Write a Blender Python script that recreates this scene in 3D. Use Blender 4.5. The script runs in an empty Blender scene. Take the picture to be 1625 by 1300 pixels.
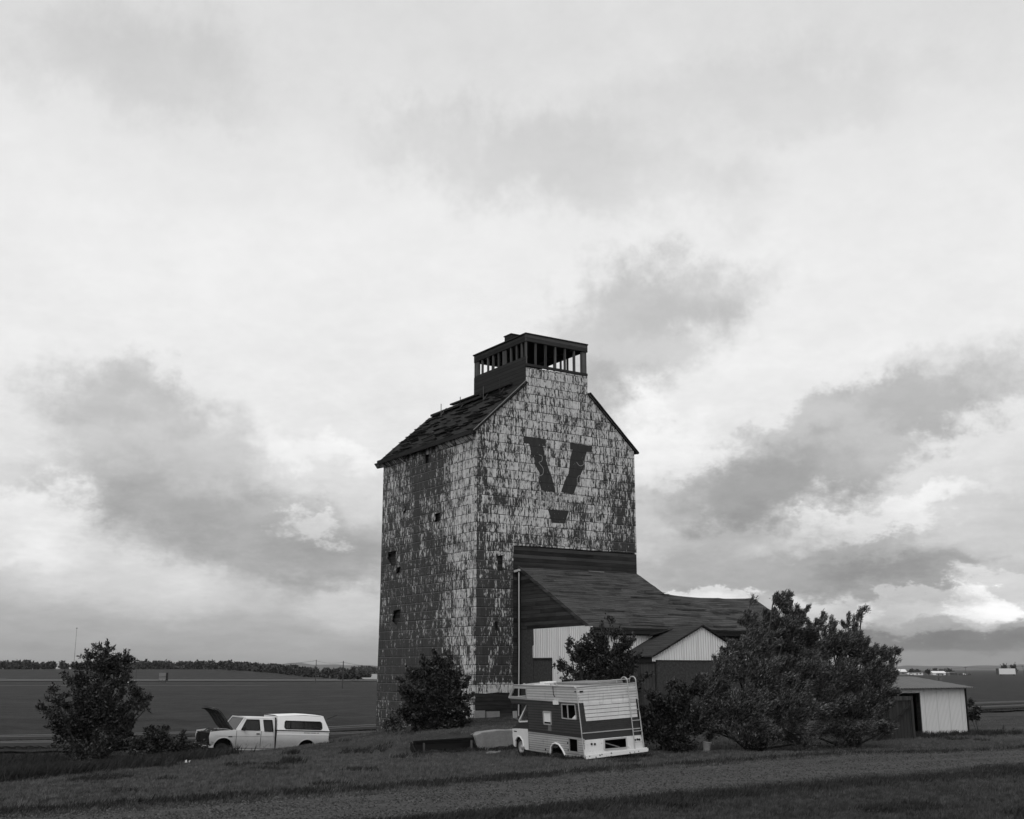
import bpy, bmesh, math, random
import numpy as np
from mathutils import Vector, Matrix
from mathutils.geometry import tessellate_polygon
random.seed(5); RNG = np.random.default_rng(7)
R = math.radians
scene = bpy.context.scene
COL = scene.collection

# ------------------------------------------------------------ camera
CAMZ = 4.0
cam_d = bpy.data.cameras.new("camera"); cam = bpy.data.objects.new("camera", cam_d); COL.objects.link(cam)
cam_d.sensor_width = 36.0; cam_d.lens = 36.0 * 1808 / 1625; cam_d.clip_start = .1; cam_d.clip_end = 40000
cam.location = (0, 0, CAMZ); cam.rotation_euler = (R(90) + math.atan(412 / 1808), 0, 0)
scene.camera = cam
scene.render.resolution_x = 1024; scene.render.resolution_y = 819
scene.view_settings.view_transform = 'Standard'; scene.view_settings.look = 'None'
scene.view_settings.exposure = 0; scene.view_settings.gamma = 1

# ------------------------------------------------------------ node expression helper
class X:
    """a socket or number that can be combined with + - * / in a node tree"""
    def __init__(s, t, v): s.t, s.v = t, v
    def _m(s, op, *a, clamp=False):
        n = s.t.nodes.new('ShaderNodeMath'); n.operation = op; n.use_clamp = clamp
        for i, q in enumerate((s,) + a):
            q = q.v if isinstance(q, X) else q
            if isinstance(q, (int, float)): n.inputs[i].default_value = q
            else: s.t.links.new(q, n.inputs[i])
        return X(s.t, n.outputs[0])
    def __add__(s, o): return s._m('ADD', o)
    __radd__ = __add__
    def __sub__(s, o): return s._m('SUBTRACT', o)
    def __rsub__(s, o): return X(s.t, float(o))._m('SUBTRACT', s)
    def __mul__(s, o): return s._m('MULTIPLY', o)
    __rmul__ = __mul__
    def __truediv__(s, o): return s._m('DIVIDE', o)
    def floor(s): return s._m('FLOOR')
    def frac(s): return s._m('FRACT')
    def abs(s): return s._m('ABSOLUTE')
    def sin(s): return s._m('SINE')
    def gt(s, o): return s._m('GREATER_THAN', o)
    def lt(s, o): return s._m('LESS_THAN', o)
    def pow(s, o): return s._m('POWER', o)
    def sqrt(s): return s._m('SQRT')
    def max(s, o): return s._m('MAXIMUM', o)
    def min(s, o): return s._m('MINIMUM', o)
    def clamp(s): return s._m('ADD', 0.0, clamp=True)
    def ss(s, a, b, lo=0., hi=1.):
        n = s.t.nodes.new('ShaderNodeMapRange'); n.interpolation_type = 'SMOOTHSTEP'
        s.t.links.new(s.v, n.inputs[0])
        if a > b: a, b, lo, hi = b, a, hi, lo
        for i, q in zip((1, 2, 3, 4), (a, b, lo, hi)): n.inputs[i].default_value = q
        return X(s.t, n.outputs[0])
def mixx(a, b, f): return a * (1 - f) + b * f
class NT:
    def __init__(s, t): s.t = t
    def c(s, v): 
        n = s.t.nodes.new('ShaderNodeValue'); n.outputs[0].default_value = v; return X(s.t, n.outputs[0])
    def coords(s, kind='Object'):
        n = s.t.nodes.new('ShaderNodeTexCoord'); q = s.t.nodes.new('ShaderNodeSeparateXYZ')
        s.t.links.new(n.outputs[kind], q.inputs[0]); return [X(s.t, o) for o in q.outputs]
    def vec(s, *a):
        n = s.t.nodes.new('ShaderNodeCombineXYZ')
        for i, q in enumerate(a):
            if isinstance(q, X): s.t.links.new(q.v, n.inputs[i])
            else: n.inputs[i].default_value = q
        return n.outputs[0]
    def noise(s, v, scale=1., detail=3., rough=.55, dist=0.):
        n = s.t.nodes.new('ShaderNodeTexNoise'); s.t.links.new(v, n.inputs['Vector'])
        n.inputs['Scale'].default_value = scale; n.inputs['Detail'].default_value = detail
        n.inputs['Roughness'].default_value = rough; n.inputs['Distortion'].default_value = dist
        return X(s.t, n.outputs['Fac'])
    def white(s, v):
        n = s.t.nodes.new('ShaderNodeTexWhiteNoise'); n.noise_dimensions = '3D'; s.t.links.new(v, n.inputs[0]); return X(s.t, n.outputs['Value'])
    def voro(s, v, scale=1.):
        n = s.t.nodes.new('ShaderNodeTexVoronoi'); s.t.links.new(v, n.inputs['Vector']); n.inputs['Scale'].default_value = scale
        return X(s.t, n.outputs['Distance'])
    def grey(s, x):
        n = s.t.nodes.new('ShaderNodeCombineColor')
        for i in range(3): s.t.links.new(x.v, n.inputs[i])
        return n.outputs[0]
def material(name, fn, rough=.85, spec=.25, metal=0.):
    """fn(nt) -> (albedo X or float, height X or None[, bump distance])"""
    m = bpy.data.materials.new(name); m.use_nodes = True; t = m.node_tree; nt = NT(t)
    b = next(n for n in t.nodes if n.type == 'BSDF_PRINCIPLED')
    b.inputs['Roughness'].default_value = rough; b.inputs['Metallic'].default_value = metal
    b.inputs['Specular IOR Level'].default_value = spec
    r = fn(nt); alb, hgt = r[0], r[1]
    if isinstance(alb, X): t.links.new(nt.grey(alb.max(0.004)), b.inputs['Base Color'])
    else: b.inputs['Base Color'].default_value = (alb, alb, alb, 1)
    if hgt is not None:
        bp = t.nodes.new('ShaderNodeBump'); bp.inputs['Strength'].default_value = 1.0
        bp.inputs['Distance'].default_value = r[2] if len(r) > 2 else .02
        t.links.new(hgt.v, bp.inputs['Height']); t.links.new(bp.outputs[0], b.inputs['Normal'])
    return m

# ------------------------------------------------------------ sky and light
SUN_EL, SUN_AZ = 46.0, -168.0      # behind the photographer's left shoulder, diffused by cloud
w = bpy.data.worlds.new("World"); scene.world = w; w.use_nodes = True
def build_world():
    t = w.node_tree; nt = NT(t); bg = t.nodes['Background']
    sky = t.nodes.new('ShaderNodeTexSky'); sky.sky_type = 'NISHITA'; sky.sun_disc = False
    sky.sun_elevation = R(SUN_EL); sky.sun_rotation = R(SUN_AZ)
    bw = t.nodes.new('ShaderNodeRGBToBW'); t.links.new(sky.outputs[0], bw.inputs[0]); skyv = X(t, bw.outputs[0]) * .09
    x, y, z = nt.coords('Generated')
    az = x._m('ARCTAN2', y) * 57.2958
    el = z._m('ARCSINE') * 57.2958
    # cloud texture coordinates in the sky: flattened towards the horizon
    comp = (el.max(0.) + 9.)._m('LOGARITHM', 2.718) * 14. + el.max(0.) * .25
    P = nt.vec(az * .1, comp * .12, z * 0.)
    w1 = nt.noise(P, 1.0, 2, .5) - .5
    P2 = nt.vec(az * .1 + 31.7, comp * .12 + 4.2, z * 0.)
    w2 = nt.noise(P2, 1.0, 2, .5) - .5
    f1 = nt.noise(nt.vec(az * .1 + 7., comp * .13, z * 0.), 3.6, 10, .66) - .5
    f2 = nt.noise(nt.vec(az * .1 + 17., comp * .13, z * 0.), 3.6, 10, .66) - .5
    hi = el.ss(0, 14, .42, 1.)
    az2 = az + (w1 * 7. + f1 * 9.5) * hi
    el2 = el + (w2 * 4.5 + f2 * 7.) * hi
    ramp = t.nodes.new('ShaderNodeValToRGB'); cr = ramp.color_ramp; cr.interpolation = 'B_SPLINE'
    t.links.new((el / 90.).clamp().v, ramp.inputs[0])
    stops = SKY_STOPS
    while len(cr.elements) > 1: cr.elements.remove(cr.elements[-1])
    cr.elements[0].position = stops[0][0] / 90; cr.elements[0].color = [stops[0][1]] * 3 + [1]
    for p, v in stops[1:]:
        e = cr.elements.new(p / 90); e.color = [v] * 3 + [1]
    r2 = t.nodes.new('ShaderNodeRGBToBW'); t.links.new(ramp.outputs[0], r2.inputs[0]); val = X(t, r2.outputs[0])
    # cloud masses sit at fixed places in the sky
    for a, e, ra, re, rot, amp, soft in CLOUDS:
        c, s_ = math.cos(R(rot)), math.sin(R(rot))
        da, de = az2 - a, el2 - e
        p = (da * (c / ra) + de * (s_ / ra)); q = (de * (c / re) - da * (s_ / re))
        d = (p * p + q * q).sqrt()
        val = val + d.ss(1.1, 1.1 - soft) * (amp / 255.)
    big = nt.noise(nt.vec(az * .06, comp * .13, z * 0. + 3.), 1.8, 9, .66)
    fine = nt.noise(nt.vec(az * .1, comp * .24, z * 0. + 9.), 4.2, 10, .68)
    low = el.ss(2, 22, 1., .34)
    val = val + ((big - .5) * .24 + (fine - .5) * .16) * low
    rear = az.abs().ss(55, 110)      # unseen sky behind the camera boosted to add light on the walls
    lin = val.max(.02).pow(2.25) * (1 + rear * .35)
    cloud = lin
    out = mixx(cloud, skyv, .06)
    t.links.new(nt.grey(out), bg.inputs['Color']); bg.inputs['Strength'].default_value = 1.0
SKY_STOPS = [(0, .55), (1.4, .64), (3.5, .74), (8, .85), (13, .945), (20, .955), (25, .925), (31, .865), (40, .90), (90, 1.0)]  # stops above the view are raised to add light on surfaces
CLOUDS = [  # azimuth, elevation, half width, half height, tilt (degrees), brightness change, edge softness
 (6.2, 16.3, 6.8, 4.2, 28, -32, .65), (5.0, 12.8, 3.8, 3.0, 0, -23, .7), (9.6, 18.6, 6.0, 2.2, 20, -14, .8),
 (-17.6, 10.0, 7.4, 4.2, -18, -26, .6), (-14.0, 6.7, 9.5, 2.8, -10, -23, .7), (-19.4, 12.6, 4.2, 2.2, 0, -14, .7), (-9.0, 5.9, 5.4, 2.2, 0, -18, .8),
 (16.4, 10.2, 10.4, 2.5, 20, -35, .55), (21.8, 12.8, 5.2, 2.6, 10, -16, .5), (10.6, 8.2, 8.0, 1.9, 8, -23, .7),
 (14.0, 5.2, 11.5, 1.5, 0, -28, .7), (21.0, 4.3, 7.5, 1.3, 0, -26, .6),
 (20.5, 1.6, 9.5, .85, 0, -35, .5), (17.8, 3.0, 4.5, 1.1, 10, -16, .7), (19.0, .6, 14, 1.6, 0, -23, .9),
 (-10.0, 6.7, 2.0, .9, 0, 42, .6), (-8.8, 10.6, 6.4, 1.1, -8, 14, .9), (-23.5, 6.2, 4.6, 2.2, 0, 30, .6), (-18.5, 4.0, 8.5, 1.8, 0, 22, .8), (-8.0, 3.0, 3.4, 1.5, 0, 22, .7),
 (9.8, 3.5, 2.6, 1.0, 4, 46, .2), (20.2, 2.8, 3.2, 1.3, 0, 40, .2), (22.8, 3.1, 2.4, 1.5, 0, 26, .2), (15.4, 2.9, 2.3, 1.0, 0, 36, .4), (24.0, 3.9, 3.0, 1.4, 20, 24, .4),
 (7.6, 11.2, 4.2, 2.6, 0, 14, .8), (6.2, 7.0, 5.0, 1.5, 0, 10, .9), (17.4, 6.9, 8., .9, 12, 26, .7),
 (-20, 28, 8, 3.4, 0, -14, .9), (2, 25, 13, 3., -8, -19, .9), (13, 27.5, 14, 2.5, 0, -9, .9)]
build_world()
sun_d = bpy.data.lights.new("sun", 'SUN'); sun = bpy.data.objects.new("sun", sun_d); COL.objects.link(sun)
sun_d.energy = 1.15; sun_d.angle = R(35); sun_d.color = (1, 1, 1)
sv = Vector((math.sin(R(SUN_AZ)) * math.cos(R(SUN_EL)), math.cos(R(SUN_AZ)) * math.cos(R(SUN_EL)), math.sin(R(SUN_EL))))
sun.rotation_euler = sv.to_track_quat('Z', 'Y').to_euler()

# ------------------------------------------------------------ mesh helpers
SPLIT = {'side_wall', 'eave_soffit', 'corner_trim', 'roof_bracket', 'rafter_end', 'eave_end_cap', 'sill', 'top_plate', 'headlamp_socket', 'roof_fitting', 'roof_rack_bar', 'foundation_patch', 'side_boards', 'ridge_board', 'ladder_rung', 'bare_board_wall', 'rake_board'}
class MB:
    def __init__(s): s.v = []; s.f = []
    def add(s, vs, fs):
        k = len(s.v); s.v += [tuple(p) for p in vs]; s.f += [tuple(i + k for i in f) for f in fs]; return s
    def box(s, x0, x1, y0, y1, z0, z1, M=None, taper=None):
        vs = [Vector((x, y, z)) for z in (z0, z1) for y in (y0, y1) for x in (x0, x1)]
        if M is not None: vs = [M @ p for p in vs]
        return s.add(vs, [(0, 2, 3, 1), (4, 5, 7, 6), (0, 1, 5, 4), (2, 6, 7, 3), (0, 4, 6, 2), (1, 3, 7, 5)])
    def bar(s, a, b, w, h=None, up=(0, 0, 1)):
        """rectangular bar from a to b"""
        h = h or w; a, b = Vector(a), Vector(b); d = (b - a); L = d.length; d.normalize()
        u = Vector(up); sd = d.cross(u)
        if sd.length < 1e-4: sd = d.cross(Vector((1, 0, 0)))
        sd.normalize(); u = sd.cross(d)
        vs = []
        for p in (a, b):
            for i, j in ((-1, -1), (1, -1), (1, 1), (-1, 1)): vs.append(p + sd * (i * w / 2) + u * (j * h / 2))
        return s.add(vs, [(3, 2, 1, 0), (4, 5, 6, 7), (0, 1, 5, 4), (1, 2, 6, 5), (2, 3, 7, 6), (3, 0, 4, 7)])
    def tube(s, pts, rad, n=6, cap=True):
        pts = [Vector(p) for p in pts]; m = len(pts)
        rad = rad if isinstance(rad, (list, tuple)) else [rad] * m
        vs = []; pu = None
        for i, p in enumerate(pts):
            d = (pts[min(i + 1, m - 1)] - pts[max(i - 1, 0)]).normalized()
            if pu is None: pu = d.orthogonal().normalized()
            pu = (pu - d * pu.dot(d))
            pu = pu.normalized() if pu.length > 1e-5 else d.orthogonal().normalized()
            q = d.cross(pu)
            for k in range(n):
                a = 2 * math.pi * k / n; vs.append(p + (pu * math.cos(a) + q * math.sin(a)) * rad[i])
        fs = [(i * n + k, i * n + (k + 1) % n, (i + 1) * n + (k + 1) % n, (i + 1) * n + k) for i in range(m - 1) for k in range(n)]
        if cap: fs += [tuple(range(n - 1, -1, -1)), tuple((m - 1) * n + k for k in range(n))]
        return s.add(vs, fs)
    def prism(s, outline, t0, t1, fn, holes=()):
        """2-D outline (with holes) given thickness between t0 and t1; fn(a, b, t) -> 3-D point"""
        loops = [list(outline)] + [list(h) for h in holes]
        tri = tessellate_polygon([[Vector((p[0], p[1], 0)) for p in l] for l in loops])
        flat = [p for l in loops for p in l]; n = len(flat)
        vs = [fn(p[0], p[1], t0) for p in flat] + [fn(p[0], p[1], t1) for p in flat]
        fs = [tuple(t) for t in tri] + [tuple(i + n for i in reversed(t)) for t in tri]
        k = 0
        for l in loops:
            m = len(l)
            for i in range(m): fs.append((k + i, k + (i + 1) % m, k + (i + 1) % m + n, k + i + n))
            k += m
        return s.add(vs, fs)
    def lathe(s, prof, c, axis, n=20):
        """prof: (radius, distance along axis)"""
        axis = Vector(axis).normalized(); a = axis.orthogonal().normalized(); b = axis.cross(a); c = Vector(c); vs = []
        for r, d in prof:
            for k in range(n):
                g = 2 * math.pi * k / n; vs.append(c + axis * d + (a * math.cos(g) + b * math.sin(g)) * r)
        fs = [(i * n + k, i * n + (k + 1) % n, (i + 1) * n + (k + 1) % n, (i + 1) * n + k) for i in range(len(prof) - 1) for k in range(n)]
        return s.add(vs, fs)
    def sheet(s, fn, na, nb):
        vs = [fn(i / na, j / nb) for j in range(nb + 1) for i in range(na + 1)]
        fs = [(j * (na + 1) + i, j * (na + 1) + i + 1, (j + 1) * (na + 1) + i + 1, (j + 1) * (na + 1) + i) for j in range(nb) for i in range(na)]
        return s.add(vs, fs)
    def pieces(s):
        par = list(range(len(s.v)))
        def find(i):
            while par[i] != i: par[i] = par[par[i]]; i = par[i]
            return i
        for f in s.f:
            for q in f[1:]: par[find(q)] = find(f[0])
        g = {}
        for f in s.f: g.setdefault(find(f[0]), []).append(f)
        out = []
        for fs in g.values():
            ids = sorted({q for f in fs for q in f}); mp = {q: k for k, q in enumerate(ids)}; b = MB(); b.v = [s.v[q] for q in ids]; b.f = [tuple(mp[q] for q in f) for f in fs]; out.append(b)
        return out
    def build(s, name, mat, parent=None, smooth=False, bevel=0):
        if name in SPLIT:
            for b in s.pieces()[:60]: o = b._build(name, mat, parent, smooth, bevel)
            return o
        return s._build(name, mat, parent, smooth, bevel)
    def _build(s, name, mat, parent=None, smooth=False, bevel=0):
        me = bpy.data.meshes.new(name); me.from_pydata(s.v, [], s.f); me.update()
        bm = bmesh.new(); bm.from_mesh(me); bmesh.ops.recalc_face_normals(bm, faces=bm.faces); bm.to_mesh(me); bm.free()
        if smooth:
            me.polygons.foreach_set('use_smooth', [True] * len(me.polygons))
        me.materials.append(mat); o = bpy.data.objects.new(name, me); COL.objects.link(o)
        if parent: o.parent = parent
        if bevel:
            b = o.modifiers.new('bevel', 'BEVEL'); b.width = bevel; b.segments = 2; b.limit_method = 'ANGLE'
        return o
def tag(o, label=None, cat=None, group=None, kind=None):
    for k, v in (('label', label), ('category', cat), ('group', group), ('kind', kind)):
        if v: o[k] = v
    return o
def empty(name, loc=(0, 0, 0), rot=(0, 0, 0), **k):
    o = bpy.data.objects.new(name, None); COL.objects.link(o); o.location = loc; o.rotation_euler = rot; o.empty_display_size = .3
    return tag(o, **k)
def np_mesh(name, V, Fq, mat, parent=None, smooth=False):
    """V (n,3) array, Fq (m,k) index array"""
    me = bpy.data.meshes.new(name); n, k = Fq.shape
    me.vertices.add(len(V)); me.vertices.foreach_set('co', np.asarray(V, np.float32).ravel())
    me.loops.add(n * k); me.loops.foreach_set('vertex_index', np.asarray(Fq, np.int32).ravel())
    me.polygons.add(n); me.polygons.foreach_set('loop_start', np.arange(0, n * k, k, dtype=np.int32))
    me.update(calc_edges=True)
    if smooth: me.polygons.foreach_set('use_smooth', np.ones(n, bool))
    me.materials.append(mat); o = bpy.data.objects.new(name, me); COL.objects.link(o)
    if parent: o.parent = parent
    return o

# ------------------------------------------------------------ site frame: u runs along the railway, v away from it
AZ = R(33.2); UX, UY = math.cos(AZ), math.sin(AZ); OX, OY = -1.803, 56.7
def xy(u, v): return (OX + u * UX - v * UY, OY + u * UY + v * UX)
def uv(x, y): return ((x - OX) * UX + (y - OY) * UY, -(x - OX) * UY + (y - OY) * UX)

CTRL = [(u, v, 1.3) for u in (-60, -40, -20, 0, 20, 45) for v in (-29, -22.5)] + \
 [(u, -38, 1.7) for u in (-60, -30, 0, 40)] + [(u, -52, 2.3) for u in (-60, -30, 0, 40)] + [
 (-19.7, -8.8, .7), (-30, -12, .6), (-45, -14, .5), (-15.6, -5.7, .75), (-11.4, -3.5, .86), (-8.6, -1.5, .9),
 (-25, -17, 1.0), (-15, -14, 1.0), (-11, -10, .95), (-8, -13, .95), (-25, 0, -.1), (-16, 5, -.25), (-40, 0, -.1),
 (-6.7, 2.5, .45), (-9, 3, .15), (-12.6, 2, .05), (-16, 1.5, -.1), (-20.5, 0, -.1), (-6.3, -17.3, 1.1), (-4, -17.5, 1.1), (-6, -13.4, 1.0),
 (-8, -9.8, .93), (-4, -9.8, .93), (0, 0, 1.7), (3, -1, 1.75), (0, 10.2, .6), (-2.4, -.5, 1.4), (10, -3, 1.6), (10, 10.5, .7),
 (5, -7, 1.6), (2, -5, 1.6), (0, -5, 1.45), (-4, -5, 1.3), (-4, 4, .75), (-7, -5, 1.05), (1.5, -17, 1.1), (9.5, -16, 1.0), (19, -11.7, .9), (28, -15, .9),
 (30, -8, .7), (19, -4, .7), (15, 0, .8), (0, -13, 1.15), (-20, 14, -.5), (0, 15, -.2), (20, 12, .2), (40, 0, .5), (-50, 14, -.5), (60, 5, .4)] + \
 [(u, v, max(0, min(1, (u - 10) / 80)) * .5 - .42) for u in (-60, -20, 10, 40, 70, 100) for v in (21, 33)] + \
 [(u, v, max(0, min(1, (u - 10) / 80)) * .5 - .1) for u in (-70, -20, 30, 80, 130) for v in (48, 80)]
def tps_fit(c):
    P = np.array(c, float); n = len(P); d = np.hypot(P[:, None, 0] - P[None, :, 0], P[:, None, 1] - P[None, :, 1])
    K = np.where(d > 0, d * d * np.log(d + 1e-9), 0) + np.eye(n) * .5
    A = np.zeros((n + 3, n + 3)); A[:n, :n] = K; A[:n, n] = 1; A[:n, n + 1:] = P[:, :2]; A[n, :n] = 1; A[n + 1:, :n] = P[:, :2].T
    return P, np.linalg.solve(A, np.concatenate([P[:, 2], [0, 0, 0]]))
TP, TW = tps_fit(CTRL)
def sm(a, b, x):
    t = np.clip((x - a) / (b - a), 0, 1); return t * t * (3 - 2 * t)
def hill(x, y):
    r = x / np.maximum(y, 1.)
    return 3.9 * sm(470, 660, y) * (1 - sm(-.245, -.15, r)) * sm(100, 400, y)
def terrain(x, y, rough=True):
    x = np.atleast_1d(np.asarray(x, float)); y = np.atleast_1d(np.asarray(y, float))
    u, v = uv(x, y)
    uc, vc = np.clip(u, -70, 125), np.clip(v, -55, 85)
    z = np.zeros(len(x))
    for i in range(0, len(x), 20000):
        d = np.hypot(uc[i:i + 20000, None] - TP[None, :, 0], vc[i:i + 20000, None] - TP[None, :, 1])
        z[i:i + 20000] = (d * d * np.log(d + 1e-9)) @ TW[:-3] + TW[-3] + uc[i:i + 20000] * TW[-2] + vc[i:i + 20000] * TW[-1]
    # step of the loading mound behind the old dock wall
    k = sm(-9.35, -9.1, v) * (1 - sm(-9.1, -2., v)) * sm(-9.6, -8.2, u) * (1 - sm(-3.2, 0., u))
    z = z + (.33 + .29 * sm(-5.95, -5.6, u)) * k
    z = np.clip(z, -.6, 2.4)
    far = np.maximum(sm(100, 160, v), np.maximum(sm(120, 200, u), sm(60, 160, -u)))
    far = np.maximum(far, sm(60, 120, -v))
    z = z * (1 - far) + 0.0 * far + hill(x, y)
    if rough:
        road = sm(-32, -29.5, v) * (1 - sm(-22., -20.5, v))
        m = (1 - road) * (1 - sm(150, 300, np.hypot(x, y)))
        z = z + m * (.035 * np.sin(x * 1.3 + 2 * np.sin(y * .7)) * np.sin(y * 1.1 + 1.7 * np.sin(x * .5)) + .02 * np.sin(x * 3.1 + y * 2.3) * np.sin(y * 3.7 - x * 1.9))
    return z
def tz(x, y): return float(terrain(x, y)[0])
def tuv(u, v): return tz(*xy(u, v))
YV0 = OY * UX - OX * UY - 25.     # the road's middle, in ground coordinates
# ------------------------------------------------------------ materials
def m_ground(nt):
    x, y, z = nt.coords('Object'); P = nt.vec(x, y, z)
    a = nt.noise(P, .12, 4, .6); b = nt.noise(P, 1.1, 6, .7); c = nt.noise(nt.vec(x, y, z), 9., 4, .7)
    bands = nt.noise(nt.vec(x * .012, y * .09, z), 1., 4, .6)
    d = nt.noise(P, 2.6, 6, .8); yard = (y * UX - x * UY)
    mown = nt.noise(P, .25, 3, .6).ss(.38, .62) * yard.ss(YV0 - 1, YV0 + 1) * .012
    v = .023 + mown + (a - .5) * .02 + (b - .5) * .035 + (c - .5) * .05 + (bands - .5) * .030 + d.ss(.55, .7) * .014 - d.ss(.45, .32) * .012
    v = v * (y * UX - x * UY).ss(YV0 + 54, YV0 + 62, 1., .72)
    return v.max(.006), b * .6 + c * .4, .08
M_ground = material('dry_grass_ground', m_ground, .95, .1)
def m_blade(nt):
    x, y, z = nt.coords('Object'); a = nt.noise(nt.vec(x, y, z), .5, 4, .65); b = nt.white(nt.vec((x * 9).floor(), (y * 9).floor(), z * 0.))
    t3 = nt.white(nt.vec((x * 4.).floor(), (y * 2.5).floor(), z * 0.)); yard = (y * UX - x * UY)
    return ((.006 + a * .040 + b * b * .050 + t3 * t3 * .022) * yard.ss(YV0 - 1, YV0 + 1, .82, 1.35)).max(.005), None
M_blade = material('grass_blade', m_blade, .8, .2)
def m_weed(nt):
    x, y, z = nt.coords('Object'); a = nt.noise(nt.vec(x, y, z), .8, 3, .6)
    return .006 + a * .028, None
M_weed = material('weed_leaf', m_weed, .8, .2)
def m_road(nt):
    x, y, z = nt.coords('Object'); P = nt.vec(x, y, z)
    u = x * UX + y * UY; v = y * UX - x * UY
    trk = nt.noise(nt.vec(u * .03, v * 1.1, z), 1.3, 3, .5)
    c = nt.noise(P, 14., 5, .75); g = nt.voro(P, 22.); b = nt.noise(P, 1.3, 4, .6)
    st = nt.noise(P, 9., 6, .8); s2 = nt.noise(nt.vec(u, v, z), 24., 3, .8)
    return (.046 + (trk - .5) * .04 + (c - .5) * .10 + (b - .5) * .05 + (nt.noise(P, 3.3, 6, .85) - .5) * .09 + st.ss(.56, .68) * .03 - st.ss(.44, .34) * .02 + (s2 - .5) * .06).max(.008), c, .04
M_road = material('gravel_road', m_road, .95, .15)
def m_ballast(nt):
    x, y, z = nt.coords('Object'); P = nt.vec(x, y, z); c = nt.noise(P, 7., 4, .7); b = nt.noise(P, .7, 3, .6)
    return (.010 + (c - .5) * .03 + (b - .5) * .012).max(.004), c, .05
M_ballast = material('dark_ballast', m_ballast, .95, .15)

def siding_base(nt, cover_fn):
    x, y, z = nt.coords('Object'); h = x + y
    # mottled metal sheets in courses, paint left in vertical streaks between pressed ribs
    cz = z / .465; ci = cz.floor(); cf = cz.frac()
    off = (nt.white(nt.vec(ci, z * 0., z * 0.)) - .5) * .05
    wob = (nt.noise(nt.vec(h * 1.7, z * 2.2, z * 0.), 1., 2, .5) - .5) * .05
    hs = h + off + wob
    si = (hs / .078).floor(); w1 = nt.white(nt.vec(si, ci, z * 0.))
    pan = ((h + off) / .62); pi_ = pan.floor(); pf = pan.frac(); w2 = nt.white(nt.vec(pi_, ci, z * 0. + 4.))
    st = nt.noise(nt.vec(h * 13., z * 2.0 + w1 * 3., ci * .7), 1., 4, .65)
    st2 = nt.noise(nt.vec(h * 26., z * 5.5, ci * .3), 1., 2, .6)
    blot = nt.noise(nt.vec(h * 1.7, z * 1.1, z * 0. + 2.), 1., 5, .68)
    cover = cover_fn(nt, x, y, z, h)
    worn_edge = (cf - .5).abs() * .12
    s = (st - .5) * 1.75 + (w1 - .5) * .36 + (w2 - .5) * .10 + (st2 - .5) * 1.7 + (blot - .5) * 1.5 + cover - .5 - worn_edge
    paint = s.ss(-.13, .15)
    light = .47 + (nt.noise(nt.vec(h * 3., z * 3., z * 0.), 1., 4, .6) - .5) * .34 + (w1 - .5) * .10 + (st2 - .5) * .16
    dark = .036 + (blot - .3).max(0) * .03 + (w1 - .5) * .015 + (st2 - .5) * .03
    col = mixx(dark, light, paint)
    seam = cf.lt(.075); brk = nt.noise(nt.vec(h * 2.2, ci * 3.1, z * 0.), 1., 3, .6).ss(.36, .56, .25, .85); col = col * (1 - seam * brk)
    lip = cf.gt(.92) ; col = col + lip * .045
    joint = pf.lt(.035); col = col * (1 - joint * (brk * .25)); chip = nt.noise(nt.vec(h * 5., z * 4., z * 0. + 8.), 1., 5, .75).ss(.60, .66); col = mixx(col, dark * .8, chip * .8)
    rib = ((hs / .078).frac() - .5).abs()
    return col, rib * .5 + cf * 1.6 + seam * -1.0 + paint * .3, .018
def cover_front(nt, x, y, z, h):
    c = z.ss(8.2, 10.2, .38, .57)
    c = c + (z.ss(16.5, 19.) * .10)
    right = x.ss(7.6, 9.2) * z.ss(15.2, 13.6); c = c - right * .26
    left = x.ss(.9, .1) * z.ss(16, 14); c = c - left * .28
    smear = (x - 6.4).abs().ss(.6, .25) * z.ss(12.9, 12.5) * z.ss(10.3, 10.7); c = c - smear * .24 + (x - 5.).abs().ss(3.2, 2.2) * z.ss(10.9, 11.5) * z.ss(16.6, 15.8) * .07
    l2 = (x - 1.7).abs().ss(1.3, .5) * (z - 12.4).abs().ss(.6, .15); c = c - l2 * .16
    low = z.ss(12., 10.3) * .10; c = c - low
    c = c - z.ss(6.8, 4.6) * .06
    c = c + z.ss(3.42, 3.30) * .50
    return c
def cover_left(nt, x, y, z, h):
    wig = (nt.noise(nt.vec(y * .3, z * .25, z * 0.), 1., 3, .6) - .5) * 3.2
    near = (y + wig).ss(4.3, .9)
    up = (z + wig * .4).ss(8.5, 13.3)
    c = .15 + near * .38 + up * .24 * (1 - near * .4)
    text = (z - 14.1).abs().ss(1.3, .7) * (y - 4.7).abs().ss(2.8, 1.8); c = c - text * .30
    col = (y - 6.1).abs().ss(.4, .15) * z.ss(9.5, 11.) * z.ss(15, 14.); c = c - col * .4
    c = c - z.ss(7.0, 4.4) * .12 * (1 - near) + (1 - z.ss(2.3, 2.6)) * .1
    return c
M_sidF = material('painted_sheet_siding', lambda nt: siding_base(nt, cover_front), .75, .2)
M_sidL = material('peeling_sheet_siding', lambda nt: siding_base(nt, cover_left), .75, .2)

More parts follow.
